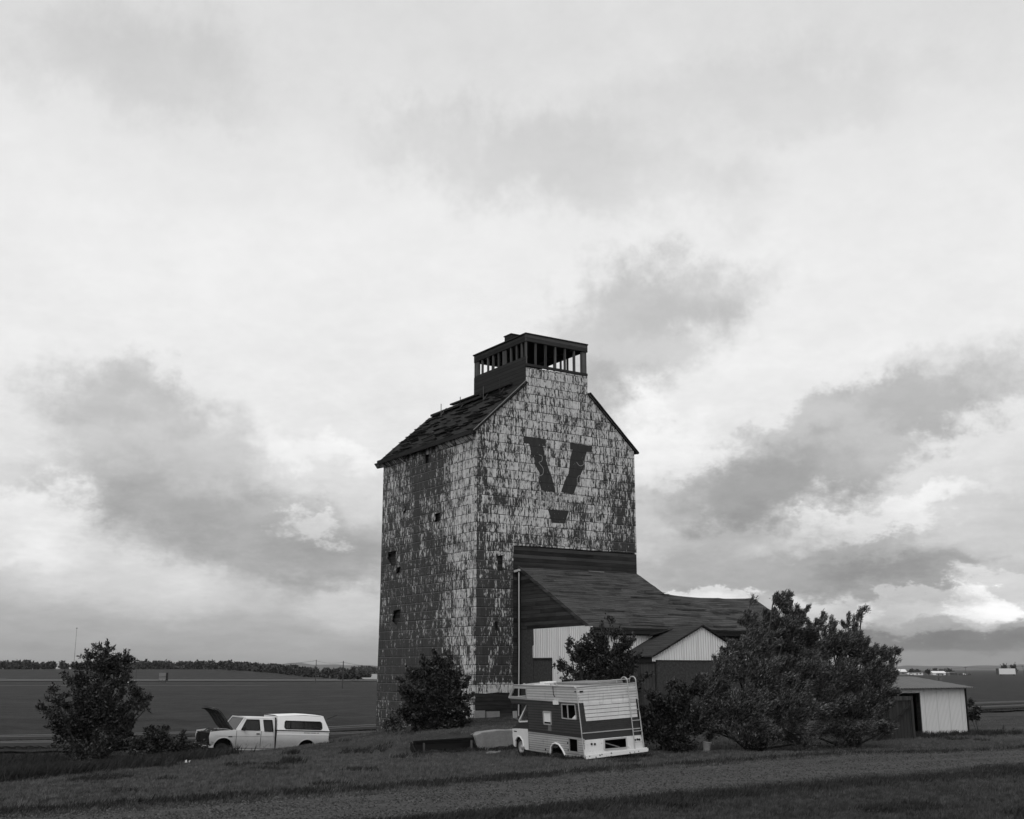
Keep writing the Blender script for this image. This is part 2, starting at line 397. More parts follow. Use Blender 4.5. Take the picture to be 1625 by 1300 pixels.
def planks(axis, width, lo, hi, gap=.35, streak=6.):
    """weathered boards: axis 'z' = horizontal boards stacked in z, 'h' = vertical boards, 's' = along local y/z slope"""
    def f(nt):
        x, y, z = nt.coords('Object')
        if axis == 'z': a, l = z, x + y
        elif axis == 'h': a, l = x + y, z
        else: a, l = y * 1.15, x
        b = (a / width); bi = b.floor(); bf = b.frac(); w1 = nt.white(nt.vec(bi, z * 0., z * 0.))
        g = nt.noise(nt.vec(l * .8 + w1 * 40., a * streak, z * 0.), 1., 5, .7)
        g2 = nt.noise(nt.vec(l * .25, a * .9, z * 0. + 5.), 1., 3, .6)
        bl = nt.white(nt.vec(bi, (l / 2.6 + w1 * 7).floor(), z * 0.))
        v = lo + (hi - lo) * ((g - .35) * 1.2 + (w1 - .5) * .5 + (bl - .5) * .4 + (g2 - .5) * .9 + .35).clamp()
        seam = bf.lt(.11); return v * (1 - seam * (1 - gap)), bf * .8 + g * .5, .02
    return f
M_boards = material('bare_grey_boards', planks('z', .19, .006, .055), .9, .15)
M_boardsv = material('bare_vertical_boards', planks('h', .2, .016, .065), .9, .15)
M_cupola = material('dark_weathered_timber', planks('z', .2, .014, .034), .9, .12)
M_stud = material('grey_stud_timber', planks('h', .3, .03, .10), .9, .12)
M_header = material('grey_header_boards', planks('z', .2, .02, .075), .9, .12)
M_inner = material('dark_crib_boards', planks('z', .15, .012, .05), .9, .1)
def m_roof_el(nt):
    x, y, z = nt.coords('Object')
    g = nt.noise(nt.vec(x * 1.1, y * .5, z * 5.), 1., 5, .7); p = nt.noise(nt.vec(x * .9 + y * .6, y * .35, z * 3.4), 1.6, 4, .75)
    seam = (z / .17).frac().lt(.15)
    v = .010 + (g - .4).max(0) * .05 + p.ss(.62, .72) * .10
    return v * (1 - seam * .5), g + (z / .17).frac(), .03
M_roofel = material('rotten_shingles', m_roof_el, .9, .15)
def m_shingle(nt):
    x, y, z = nt.coords('Object')
    s = y / .21; si = s.floor(); sf = s.frac()
    w1 = nt.white(nt.vec((x / .9 + nt.white(nt.vec(si, z * 0., z * 0.)) * 9).floor(), si, z * 0.))
    g = nt.noise(nt.vec(x * .35, y * 5., z * 0.), 1.6, 6, .75); b = nt.noise(nt.vec(x * .3, y * .5, z * 0.), 1.5, 4, .6)
    g3 = nt.noise(nt.vec(x * 5., y * 11., z * 0.), 1.6, 3, .75)
    v = .042 + (g - .5) * .17 + (b - .5) * .04 + (w1 - .5) * .022 + (g3 - .5) * .06
    seam = sf.lt(.16) * nt.noise(nt.vec(x * .5, si, z * 0.), 1., 2, .6).ss(.35, .6)
    return (v * (1 - seam * .85)).max(.010), sf + g, .03
M_shingle = material('old_shingle_rows', m_shingle, .9, .15)
def m_corr(base, var=.08, pitch=.15, tint=.0):
    def f(nt):
        x, y, z = nt.coords('Object'); h = x + y
        r = (h * (2 * math.pi / pitch)).sin(); d = nt.noise(nt.vec(h * 4., z * .8, z * 0.), 1., 5, .7)
        pt = nt.noise(nt.vec(h * .7, z * .7, z * 0.), 1., 3, .6)
        j = (h / .9).frac().lt(.03)
        dirt = z.ss(1.6, 0.6) * tint
        return (base + (d - .5) * var + (pt - .5) * var) * (1 - j * .35) * (1 - dirt), r, .02
    return f
M_corr = material('white_ribbed_sheet', m_corr(.60, .10), .6, .3)
M_corr2 = material('grey_white_ribbed_sheet', m_corr(.60, .05, .1), .6, .3)
M_pipe = material('pale_pipe', lambda nt: (.36, None), .5, .4)
M_white = material('chalky_white_paint', lambda nt: (.62 + (nt.noise(nt.vec(*nt.coords()), 3., 4, .7) - .5) * .2, None), .6, .3)
M_osb = material('brown_chip_panel', lambda nt: (.040 + (nt.noise(nt.vec(*nt.coords()), 9., 4, .8) - .5) * .10, None), .9, .1)
M_conc = material('weathered_concrete', lambda nt: ((lambda c: (.19 + (nt.noise(c, 1.6, 6, .7) - .5) * .20 + (nt.noise(c, 14., 3, .7) - .5) * .08, nt.noise(c, 8., 5, .7), .03))(nt.vec(*nt.coords()))), .95, .1)
M_black = material('near_black', lambda nt: (.008, None), .9, .1)
M_darkwood = material('dark_tarred_timber', planks('z', .25, .008, .02), .9, .1)
M_rust = material('rusty_rail', lambda nt: (.05, None), .6, .4)
M_railtop = material('worn_rail_head', lambda nt: (.16, None), .5, .5, .2)
M_tie = material('old_sleeper', planks('z', .3, .015, .04), .95, .1)
def m_bark(nt):
    c = nt.vec(*nt.coords()); return .03 + nt.noise(c, 8., 4, .7) * .04, nt.noise(c, 12., 4, .7), .02
M_bark = material('bark', m_bark, .95, .1)
def leafmat(name, lo, hi, sc=.8):
    def f(nt):
        x, y, z = nt.coords('Object'); c = nt.vec(x, y, z); a = nt.noise(c, sc, 3, .6)
        g = nt.t.nodes.new('ShaderNodeNewGeometry'); rnd = X(nt.t, g.outputs['Random Per Island']); bk = X(nt.t, g.outputs['Backfacing'])
        v = lo + (hi - lo) * ((a - .5) * .8 + rnd * rnd * .85 + .05).clamp() + bk * (rnd.gt(.6) * (hi * .55))
        return v, None
    return material(name, f, .55, .35)
M_leaf = leafmat('dark_green_leaf', .005, .030)
M_leaf2 = leafmat('mid_green_leaf', .005, .040)
M_willow = leafmat('willow_leaf', .004, .12)
M_far = leafmat('far_leaf', .008, .024, .05)
def m_shv(nt, x, y, z):
    s = x / .2; sf = s.frac(); g = nt.noise(nt.vec(x * 5., y * .5, z * 0.), 1.6, 5, .75)
    v = .035 + (g - .5) * .09; return (v * (1 - sf.lt(.14) * .6)).max(.01), sf + g, .03
# ------------------------------------------------------------ ground, road, railway
def axis_pts(lo, hi, step, far, g=1.13):
    a = list(np.arange(lo, hi + 1e-6, step)); s = step; p = hi
    while p < far: s *= g; p += s; a.append(p)
    s = step; p = lo
    while p > -far: s *= g; p -= s; a.insert(0, p)
    return np.array(a)
xs = axis_pts(-42, 50, .5, 9000); ys = axis_pts(6, 95, .5, 9000)
gx, gy = np.meshgrid(xs, ys); gz = terrain(gx.ravel(), gy.ravel())
nx, ny = len(xs), len(ys); ii = (np.arange(ny - 1)[:, None] * nx + np.arange(nx - 1)[None, :]).ravel()
ground = np_mesh('ground', np.stack([gx.ravel(), gy.ravel(), gz], 1), np.stack([ii, ii + 1, ii + nx + 1, ii + nx], 1), M_ground, smooth=True)
tag(ground, kind='structure')

def strip(name, mat, us, vs, dz, jag=0., kind='structure', label=None):
    U_, V_ = np.meshgrid(us, vs); V_ = V_.copy()
    if jag:
        ph = U_[0]
        V_[0] += jag * (np.sin(ph * 1.7) * .4 + RNG.normal(0, .35, len(ph)))
        V_[-1] += jag * (np.sin(ph * 1.1 + 2) * .4 + RNG.normal(0, .35, len(ph)))
    x_, y_ = xy(U_.ravel(), V_.ravel()); z_ = terrain(x_, y_) + dz
    n, m = len(us), len(vs); i_ = (np.arange(m - 1)[:, None] * n + np.arange(n - 1)[None, :]).ravel()
    o = np_mesh(name, np.stack([x_, y_, z_], 1), np.stack([i_, i_ + 1, i_ + n + 1, i_ + n], 1), mat, smooth=True)
    return tag(o, kind=kind)
us = np.arange(-75, 110, .35)
U_, T_ = np.meshgrid(us, np.linspace(0, 1, 22))
edge_f = np.interp(us, [-75, -18, -8, 10, 110], [-24.6, -24.4, -22.7, -22.3, -22.3]) + .12 * np.sin(us * 1.3) + RNG.normal(0, .11, len(us)) + .2 * np.sin(us * .37)
edge_n = np.interp(us, [-75, -18, -13, 2, 110], [-29.3, -29.2, -28.8, -27.6, -27.3]) + .14 * np.sin(us * 1.1 + 2) + RNG.normal(0, .12, len(us)) + .2 * np.sin(us * .31 + 1)
V_ = edge_n[None, :] * (1 - T_) + edge_f[None, :] * T_
x_, y_ = xy(U_.ravel(), V_.ravel()); z_ = terrain(x_, y_) + .03 + .012 * np.sin((V_.ravel() + 26) * 3.2)
n = len(us); i_ = (np.arange(21)[:, None] * n + np.arange(n - 1)[None, :]).ravel()
road = tag(np_mesh('gravel_road', np.stack([x_, y_, z_], 1), np.stack([i_, i_ + 1, i_ + n + 1, i_ + n], 1), M_road, smooth=True), kind='structure')

strip('ballast', M_ballast, np.arange(-160, 420, 1.), np.linspace(20.4, 33., 24), .12, .5)
def track(v0, label):
    r = empty('railway_track', (OX, OY, 0), (0, 0, AZ), label=label, cat='railway track', group='railway tracks behind the elevator')
    us_ = np.arange(-160, 421, 4.)
    for s in (-.72, .72):
        zz = terrain(*xy(us_, us_ * 0 + v0 + s), rough=False) + .36
        a = MB(); b = MB()
        for i in range(len(us_) - 1):
            p, q = (us_[i], v0 + s, zz[i]), (us_[i + 1], v0 + s, zz[i + 1])
            a.bar(p, q, .07, .17); b.bar((p[0], p[1], p[2] + .10), (q[0], q[1], q[2] + .10), .075, .035)
        rl = a.build('rail', M_rust, r); b.build('rail_head', M_railtop, rl)
    t = MB()
    for u in np.arange(-60, 130, .62):
        z = tuv(u, v0); t.box(u - .12, u + .12, v0 - 1.28, v0 + 1.28, z + .05, z + .25)
    o = t.build('sleepers', M_tie, r); o['kind'] = 'stuff'
track(23.4, 'nearer railway track with dull steel rails, running behind the elevator')
track(29.9, 'farther railway track with worn bright rails, next to the open field')

# ------------------------------------------------------------ grain elevator
EL = empty('grain_elevator', (OX, OY, 0), (0, 0, AZ), cat='grain elevator',
           label='tall derelict grain elevator with peeling white siding and a big dark letter V')
Fv = lambda t0: None
front = lambda a, b, t: (a, -t, b)        # outline in (u, z), t outward
left = lambda a, b, t: (-t, a, b)         # outline in (v, z)
W_, D_ = 10.15, 10.25
fo = [(0, 2.87), (.6, 2.84), (1.2, 2.89), (2.2, 2.86), (2.2, 10.12), (4, 10.15), (7, 10.14), (W_, 10.16), (W_, 15.85), (7.05, 18.62), (7.05, 19.66), (3, 19.58), (3, 18.7), (0, 15.85)]
hF = [[(1.22, 9.54), (1.58, 9.6), (1.58, 8.82), (1.27, 8.8)], [(1.08, 6.31), (1.28, 6.31), (1.33, 5.84), (1.1, 5.86)]]
MB().prism(fo, 0, .06, front, hF).build('front_siding', M_sidF, EL)
lo_ = [(-.06, 1.45), (D_ * .3, 1.15), (D_ * .6, .75), (D_ + .1, .35), (D_ + .12, 3), (D_, 8), (D_ - .02, 15.85), (-.06, 15.85)]
hL = [[(5.26, 15.38), (4.83, 15.36), (4.81, 14.91), (5.24, 14.89)], [(7.45, 12.87), (7.31, 12.45), (7.71, 12.41)], [(4.09, 12.03), (3.52, 12.02), (3.51, 11.58), (4.13, 11.57)],
      [(9.39, 10.43), (8.44, 10.45), (8.44, 9.62), (9.03, 9.62), (9.48, 10.09)], [(8.29, 9.5), (7.84, 9.53), (7.86, 9.2), (8.38, 9.16)], [(8.59, 7.14), (7.77, 7.2), (7.79, 6.73), (8.24, 6.3), (8.77, 6.58)]]
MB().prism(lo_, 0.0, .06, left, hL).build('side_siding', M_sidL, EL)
b = MB()   # rear and right walls
b.box(W_ - .06, W_ + .0, -.0, D_, .8, 15.85); b.box(0, W_, D_ - .06, D_, .3, 15.85)
b.prism([(0, 15.85), (W_, 15.85), (7.0, 18.62), (3, 18.7)], 0, .06, lambda a, c, t: (a, D_ - t, c))
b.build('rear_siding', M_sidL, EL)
b = MB()   # timber crib shown where the sheets are gone
b.box(.14, W_ + .06, .1, .2, 1.0, 15.7); b.box(.14, .24, .2, D_ - .1, .6, 15.7)
b.prism([(.3, 15.7), (W_ - .3, 15.7), (7, 18.5), (3, 18.5)], 0, .05, lambda a, c, t: (a, .2 - t, c))
b.build('crib_wall', M_inner, EL)
b = MB()
b.box(2.23, W_ + .07, -.05, .1, 1.2, 10.10)
b.box(W_ + .0, W_ + .06, .1, 3., 6., 10.1)
b.box(.02, 2.2, -.02, .1, 1.1, 2.9)
b.build('bare_board_wall', M_boards, EL)
b = MB()   # faded corner strip
b.box(-.085, .0, -.085, .0, 2.9, 15.8); b.box(W_ - .02, W_ + .06, -.085, 0, 10.15, 15.8)
b.build('corner_trim', M_sidL, EL)
b = MB(); b.box(-.06, .5, -.16, -.02, 1.5, 2.05); b.box(.62, 1.35, -.14, -.02, 1.55, 2.0)
b.build('foundation_patch', M_conc, EL)
# roof: two slopes, broken along the top behind the cupola
def slope(side):
    b = MB(); k = (18.72 - 15.62) / 3.27
    def P(v, d, t):
        u = -.30 + d * 3.3; z = 15.66 + d * 3.3 * k * .955
        if side > 0: u = W_ - u
        return (u, v, z + t)
    na, nb = 44, 10
    rr = np.random.default_rng(3 + side)
    top = [(P(-.22 + (D_ + .45) * i / na, j / nb * (1.0 if j < nb else (1.0 - .0 * rr.random())), .10 + rr.normal(0, .012) - .12 * math.sin(math.pi * i / na) * (1 - j / nb) * .6)) for j in range(nb + 1) for i in range(na + 1)]
    bot = [(p[0], p[1], p[2] - .09) for p in top]
    n1 = na + 1; N = len(top)
    fs = [(j * n1 + i, j * n1 + i + 1, (j + 1) * n1 + i + 1, (j + 1) * n1 + i) for j in range(nb) for i in range(na)]
    b.add(top + bot, fs + [tuple(q + N for q in reversed(f)) for f in fs] + [(i, i + 1, i + 1 + N, i + N) for i in range(na)] + [(nb * n1 + i, nb * n1 + i + 1, nb * n1 + i + 1 + N, nb * n1 + i + N) for i in range(na)] + [(j * n1, (j + 1) * n1, (j + 1) * n1 + N, j * n1 + N) for j in range(nb)] + [(j * n1 + na, (j + 1) * n1 + na, (j + 1) * n1 + na + N, j * n1 + na + N) for j in range(nb)])
    if side < 0:   # lifted and slipped shingle strips
        for _ in range(110):
            v = rr.uniform(-.1, D_); d = rr.uniform(.02, .94); L = rr.uniform(.3, 1.5); h = rr.uniform(.0, .03)
            b.bar(P(v, d, .12 + h), P(min(v + L, D_ + .1), min(d + rr.uniform(-.01, .02), 1), .12 + rr.uniform(.0, .05)), rr.uniform(.05, .14), .03, up=(0, 0, 1))
    return b
slope(-1).build('roof_slope', M_roofel, EL); slope(1).build('roof_slope', M_roofel, EL)
b = MB(); b.box(2.95, 7.05, 5.2, D_ - .05, 18.5, 18.72); b.box(2.8, 3.05, 3.9, 7.6, 18.98, 19.06); b.box(2.8, 3.02, 1.2, 4.3, 18.9, 19.0)
b.bar((2.9, 4, 18.8), (2.95, 9.9, 18.78), .3, .12); b.build('ridge_board', M_cupola, EL)
b = MB()
for v, h in ((8.3, .62), (6.1, .6), (3.6, .7), (1.9, .8)):
    b.bar((2.62, v, 18.3), (2.62, v, 18.55 + h), .035, .03); b.bar((2.62, v, 18.5), (2.95, v - .05, 18.95), .04)
b.build('roof_bracket', M_stud, EL)
b = MB()   # boxed eave with missing boards
b.bar((-.36, -.22, 15.72), (-.36, D_ + .2, 15.69), .05, .22)
b.build('eave_board', M_cupola, EL)
b = MB(); rr = random.Random(4); v = .0
while v < D_:
    L = rr.choice((.35, .6, .9, 1.3)); 
    if rr.random() < .55 and not (3.8 < v < 6.6): b.prism([(v, 15.38), (v + L * .9, 15.38 + rr.uniform(-.04, .05)), (v + L * .9, 15.70), (v, 15.68)], .07, .10, lambda a, c, t: (-t - (c - 15.38) * .75, a, c))
    v += L
b.build('eave_soffit', M_sidL, EL)
b = MB()
for i in range(26): v = .1 + i * .4; b.bar((-.3, v, 15.62), (.05, v, 15.9), .05, .12)
b.build('rafter_end', M_stud, EL)
b = MB(); b.bar((W_ + .30, -.14, 15.66), (7.02, -.14, 18.68), .07, .05, up=(0, 1, 0)); b.bar((-.33, -.12, 15.66), (3.0, -.12, 18.78), .10, .08, up=(0, 1, 0))
b.build('rake_board', M_header, EL)
b = MB(); b.bar((-.30, -.19, 15.79), (2.95, -.19, 18.86), .035, .03); b.build('rake_flashing', M_railtop, EL)

# cupola: open stud frame on the ridge
CU = empty('cupola', label='open timber cupola with bare studs', cat=None); CU.parent = EL
c0, c1, d0, d1 = 3.0, 7.0, -.05, 5.2
def cup(name, m, mat): return m.build(name, mat, CU)
b = MB(); b.box(c0 - .02, c0 + .06, d0, d1, 18.55, 20.12); b.box(c1 - .06, c1 + .02, d0, d1, 18.55, 19.72); b.box(c0, c1, d1 - .08, d1, 18.55, 20.2)
cup('lower_boarding', b, M_cupola)
b = MB(); b.box(c0 - .05, c1 + .05, d0 - .05, d0 + .05, 19.66, 19.8); b.box(c0, c0 + .12, d0, d1, 20.1, 20.2); b.box(c1 - .12, c1, d0, d1, 19.68, 19.8)
cup('sill', b, M_cupola)
b = MB(); b.box(c0 - .05, c1 + .05, d0 - .07, d0 + .03, 21.0, 21.42); cup('front_header', b, M_header)
b = MB(); b.box(c0 - .03, c0 + .1, d0, d1, 21.0, 21.38); b.box(c1 - .1, c1 + .03, d0, d1, 21.05, 21.4); b.box(c0, c1, d1 - .1, d1 + .03, 21.0, 21.38)
cup('top_plate', b, M_cupola)
b = MB(); b.box(c0 - .08, c1 + .08, d0 - .1, d1 + .06, 21.4, 21.47); cup('roof_deck', b, M_cupola)
def stud(x0, x1, y0, y1, z0=19.75, z1=21.05): b = MB(); b.box(x0, x1, y0, y1, z0, z1); cup('stud', b, M_stud)
for u in (3.0, 3.62, 4.26, 4.9, 5.54, 6.15): stud(u, u + .07, d0 - .02, d0 + .12)
stud(6.62, 7.0, d0 - .02, d0 + .06)
for v in (.35, .85, 1.4, 1.95, 2.15, 2.65, 3.2, 3.75, 4.35): stud(c0 + .0, c0 + .10, v, v + .09, 20.15)
stud(c0, c0 + .1, 4.72, d1, 20.15)
for v in (.3, .95, 1.6, 2.25, 2.9, 3.55, 4.2, 4.85): stud(c1 - .1, c1, v, v + .07)
for u in (3.5, 4.15, 4.8, 5.45, 6.1, 6.7): stud(u, u + .07, d1 - .1, d1)
b = MB(); b.box(4.2, 5.1, 3.2, 3.9, 21.4, 22.4); b.box(4.16, 5.14, 3.16, 3.94, 22.4, 22.46); cup('roof_box', b, M_cupola)

# the letter V and what is left of the older lettering
def PX(X_, Y_):    # wall position measured from the letter's own top left corner
    return (X_, Y_)
def poly_part(name, polys, mat, t0=.062, t1=.068, fn=front):
    b = MB()
    for p in polys: b.prism(p, t0, t1, fn)
    return b.build(name, mat, EL)
M_vee = material('flat_black_lettering', lambda nt: ((lambda x, y, z: (.030 + (nt.noise(nt.vec(x * 5., z * 1.4, z * 0.), 1., 5, .7) - .5) * .03 + nt.noise(nt.vec(x * 14., z * 5., z * 0.), 1., 3, .7).ss(.64, .72) * .16) * (1 - (z / .465).frac().lt(.06) * .5))(*nt.coords()), None), .85, .15)
M_vpaint = material('faded_pale_lettering', lambda nt: (.24, None), .8, .2)
VL = [(2.84, 15.82), (4.2, 15.79), (4.19, 15.47), (4.03, 15.47), (4.13, 14.99), (4.0, 15.02), (3.94, 15.03), (4.28, 14.68), (4.31, 14.35), (4.58, 13.86), (4.79, 13.05), (3.96, 13.08), (3.81, 13.69), (4.04, 13.91), (4.04, 14.22), (3.75, 14.45), (3.66, 14.7), (3.36, 15.0), (3.21, 15.5), (2.84, 15.49)]
VR = [(5.86, 15.79), (7.2, 15.77), (7.22, 15.49), (6.84, 15.44), (6.76, 15.11), (6.72, 14.69), (6.24, 13.69), (5.99, 13.04), (5.23, 13.12), (5.49, 13.73), (5.81, 14.02), (5.89, 15.03), (6.03, 15.49), (5.85, 15.5)]
VB = [(4.35, 12.12), (5.69, 12.12), (5.43, 11.46), (4.62, 11.43)]
VL = [(2.84, 15.84), (4.22, 15.80), (4.22, 15.45), (4.05, 15.45), (4.16, 14.98), (4.3, 14.62), (4.4, 14.3), (4.62, 13.86), (4.84, 13.05), (3.93, 13.08), (3.78, 13.6), (3.86, 13.95), (3.6, 14.3), (3.50, 14.7), (3.32, 15.0), (3.18, 15.47), (2.84, 15.47)]
VR = [(5.82, 15.82), (7.24, 15.79), (7.26, 15.46), (6.92, 15.42), (6.80, 15.05), (6.74, 14.6), (6.28, 13.69), (6.02, 13.04), (5.20, 13.10), (5.46, 13.75), (5.70, 14.1), (5.84, 15.0), (5.97, 15.46), (5.82, 15.46)]
o = poly_part('letter_v', [VL, VR, VB], M_vee); o['label'] = 'big dark slab-serif letter V, broken by a worn band'
def strokes(name, lines, mat, w=.05, fn=front):
    b = MB()
    for l in lines:
        for p, q in zip(l, l[1:]):
            d = Vector((q[0] - p[0], q[1] - p[1])); L = d.length
            if L < 1e-4: continue
            d /= L; nrm = Vector((-d.y, d.x)) * w / 2; e = d * w * .2
            P = [(p[0] - e.x + nrm.x, p[1] - e.y + nrm.y), (q[0] + e.x + nrm.x, q[1] + e.y + nrm.y), (q[0] + e.x - nrm.x, q[1] + e.y - nrm.y), (p[0] - e.x - nrm.x, p[1] - e.y - nrm.y)]
            b.prism(P, .062, .070, fn)
    return b.build(name, mat, EL)
def spl(pts, closed=False, n=5):
    out = []; m = len(pts)
    g = (lambda i: pts[i % m]) if closed else (lambda i: pts[max(0, min(m - 1, i))])
    for i in range(m if closed else m - 1):
        a, b_, c, d = g(i - 1), g(i), g(i + 1), g(i + 2)
        for k in range(n):
            t = k / n; out.append(tuple(.5 * ((2 * b_[j]) + (c[j] - a[j]) * t + (2 * a[j] - 5 * b_[j] + 4 * c[j] - d[j]) * t * t + (3 * b_[j] - a[j] - 3 * c[j] + d[j]) * t ** 3) for j in (0, 1)))
    out.append(pts[0] if closed else pts[-1]); return out
# pale outline script under the V
strokes('outline_lettering', [spl([(4.02, 11.06), (3.67, 11.07), (3.47, 10.88), (3.45, 10.63), (3.55, 10.28), (3.85, 10.2)]),
    spl([(3.64, 10.21), (3.67, 10.54), (3.95, 10.62), (4.25, 10.58), (4.28, 10.23)]), [(4.68, 10.98), (4.66, 10.24)],
    spl([(4.66, 10.93), (4.87, 10.98), (5.11, 10.91), (5.22, 10.71), (5.05, 10.6), (4.86, 10.66), (5.2, 10.25)]),
    spl([(5.33, 10.49), (5.61, 10.55), (5.5, 10.68), (5.32, 10.58), (5.32, 10.38), (5.6, 10.33)]),
    spl([(6.37, 10.65), (6.12, 10.77), (5.97, 10.53), (6.11, 10.31), (6.4, 10.37)]), [(6.42, 11.0), (6.42, 10.28)],
    spl([(6.59, 10.51), (6.78, 10.68), (6.89, 10.48), (6.68, 10.31), (6.57, 10.43)], True), [(6.92, 10.66), (6.95, 10.3)],
    spl([(7.5, 10.93), (7.69, 10.79), (7.72, 10.53), (7.48, 10.26), (7.29, 10.45), (7.32, 10.76)], True), [(8.0, 10.95), (8.0, 10.2)],
    spl([(3.8, 14.95), (4.0, 14.89), (3.97, 14.63), (3.8, 14.53), (4.06, 14.25), (4.02, 13.93), (3.7, 13.80)]),
    spl([(6.24, 14.80), (6.45, 14.62), (6.7, 14.72), (6.68, 14.92)]), spl([(6.3, 13.5), (6.5, 13.9), (6.42, 14.1), (6.28, 13.9)], True)], M_vpaint, .028)
# ghost of an older name across the worn band
def glyph(ch, u0, u1, z0, z1, b, fn, t0=.062, t1=.067, st=.13):
    w = u1 - u0; h = z1 - z0; s = st * h / .75 
    def r(a, c, d, e): b.prism([(u0 + a * w, z0 + c * h), (u0 + d * w, z0 + c * h), (u0 + d * w, z0 + e * h), (u0 + a * w, z0 + e * h)], t0, t1, fn)
    k = min(.34, s / w); q = .17
    if ch in 'ELPRBFH': r(0, 0, k, 1)
    if ch in 'EL': r(k, 0, 1, q)
    if ch in 'EPRFB': r(k, 1 - q, .85, 1)
    if ch in 'EPRFBSAH': r(k if ch != 'S' else .1, .45, .85, .45 + q * .9)
    if ch in 'PRBA': r(1 - k, .45 + q * .9, 1, 1 - q)
    if ch in 'B': r(1 - k, q, 1, .45); r(k, 0, .85, q)
    if ch in 'S': r(.1, 1 - q, .95, 1); r(0, .5, k, .95); r(.05, 0, .85, q); r(1 - k, .08, 1, .5)
    if ch in 'A': r(k, 1 - q, 1 - k, 1); r(0, 0, k, 1 - q * .5); r(1 - k, 0, 1, .5)
    if ch in 'H': r(1 - k, 0, 1, 1)
    if ch == 'R': b.prism([(u0 + .45 * w, z0 + .45 * h), (u0 + (.45 + k * 1.1) * w, z0 + .45 * h), (u0 + w, z0), (u0 + (1 - k * 1.2) * w, z0)], t0, t1, fn)
M_ghost = material('ghost_lettering', lambda nt: ((lambda x, y, z: (.05 + nt.noise(nt.vec((x + y) * 10., z * 3.5, z * 0.), 1., 4, .75).ss(.40, .56) * .26))(*nt.coords()), None), .85, .15)
b = MB()
for ch, u0, u1 in (('A', 2.9, 3.45), ('L', 3.72, 4.05), ('R', 4.17, 4.53), ('E', 4.6, 4.9), ('S', 5.08, 5.6), ('E', 6.82, 7.2), ('L', 7.45, 7.85)):
    glyph(ch, u0, u1, 12.26, 12.98, b, front)
b.build('ghost_lettering', M_ghost, EL)
b = MB()
for ch, v1, v0, z0 in (('B', 3.15, 2.6, 13.62),):
    bb = MB(); glyph(ch, 0, v1 - v0, 0, .95, bb, lambda a, c, t: (-t, v1 - a, z0 + c)); b.add(bb.v, bb.f)
b.build('ghost_lettering', M_ghost, EL)

# ------------------------------------------------------------ driveway shed against the elevator
SH = empty('driveway_shed', (OX, OY, 0), (0, 0, AZ), label='long low driveway shed with dark shingle roof leaning on the elevator front', cat='shed')
zr = lambda v: 9.05 + (9.05 - 5.98) / 5.75 * v
L0 = 2.6; RE = 16.6; RV_ = -2.3
slp = math.atan2(9.05 - 5.98, 5.75)
def roofsheet(name, pts_fn, na, nb, mat, parent, th=.09, sag=0.):
    top = [Vector(pts_fn(i / na, j / nb)) for j in range(nb + 1) for i in range(na + 1)]
    b = MB(); N = len(top); n1 = na + 1
    fs = [(j * n1 + i, j * n1 + i + 1, (j + 1) * n1 + i + 1, (j + 1) * n1 + i) for j in range(nb) for i in range(na)]
    edge = [i for i in range(na + 1)] + [j * n1 + na for j in range(1, nb + 1)] + [nb * n1 + i for i in range(na - 1, -1, -1)] + [j * n1 for j in range(nb - 1, 0, -1)]
    b.add(top + [p - Vector((0, 0, th)) for p in top], fs + [tuple(q + N for q in reversed(f)) for f in fs] + [(edge[k], edge[(k + 1) % len(edge)], edge[(k + 1) % len(edge)] + N, edge[k] + N) for k in range(len(edge))])
    return b.build(name, mat, parent)
rg = np.random.default_rng(11)
def sg(u): return -.10 * math.sin(math.pi * min(1, max(0, (u - 10) / 6.6))) if u > 10 else 0
def P1(a, c):
    v = -6.0 + c * 5.98; u = L0 - .12 + a * (10.25 - L0 + .12); return (u, v, zr(v) + .03 * math.sin(u * 2.1 + v) * .6 + rg.normal(0, .006))
def P2(a, c):
    v = -6.0 + c * (RV_ + 6.0); u = 10.25 + a * (RE - 10.25); return (u, v, zr(v) + sg(u) * c + .02 * math.sin(u * 2.1 + v) + rg.normal(0, .006))
def P3(a, c):
    v = RV_ + c * 3.7; u = 10.25 + a * (RE - 10.25); return (u, v, zr(RV_) + sg(u) - c * 3.7 * math.tan(slp))
roofsheet('roof_slope', P1, 26, 20, M_shingle, SH); roofsheet('roof_slope', P2, 22, 14, M_shingle, SH); roofsheet('rear_roof_slope', P3, 16, 6, M_shingle, SH)
b = MB()
for _ in range(34):
    v = rg.uniform(-5.8, -.6); u = rg.uniform(2.8, 15); L = rg.uniform(.5, 2.2)
    if u > 10 and v > RV_ - .2: continue
    b.bar((u, v, zr(v) + .05 + rg.uniform(0, .04)), (min(u + L, 16.2), v + rg.uniform(-.03, .03), zr(v) + .05 + rg.uniform(0, .02) + sg(u)), .07, .02, up=(0, 0, 1))
b.build('loose_shingle_rows', M_shingle, SH)
b = MB(); b.box(6.8, 7.8, -.3, -.24, 9.0, 9.03); b.build('roof_flashing', M_conc, SH)
gl = lambda a, c, t: (L0 - t, a, c)
b = MB(); b.prism([(-.06, 8.96), (-.06, 5.95), (-1.35, 5.92), (-5.72, 5.97), (-5.72, zr(-5.72) - .1)], 0, .07, gl)
b.build('gable_boards', M_boards, SH)
b = MB(); b.prism([(-.06, 1.4), (-1.3, 1.3), (-1.3, 4.2), (-1.22, 4.9), (-1.34, 5.92), (-.06, 5.94)], .0, .05, gl); b.build('plywood_panel', M_osb, SH)
b = MB(); b.prism([(-1.32, 4.5), (-1.30, 5.1), (-1.38, 5.15), (-1.36, 5.92), (-5.75, 5.96), (-5.75, 1.2), (-2.92, 1.2), (-2.92, 4.5)], .055, .085, gl); b.build('ribbed_sheet_wall', M_corr, SH)
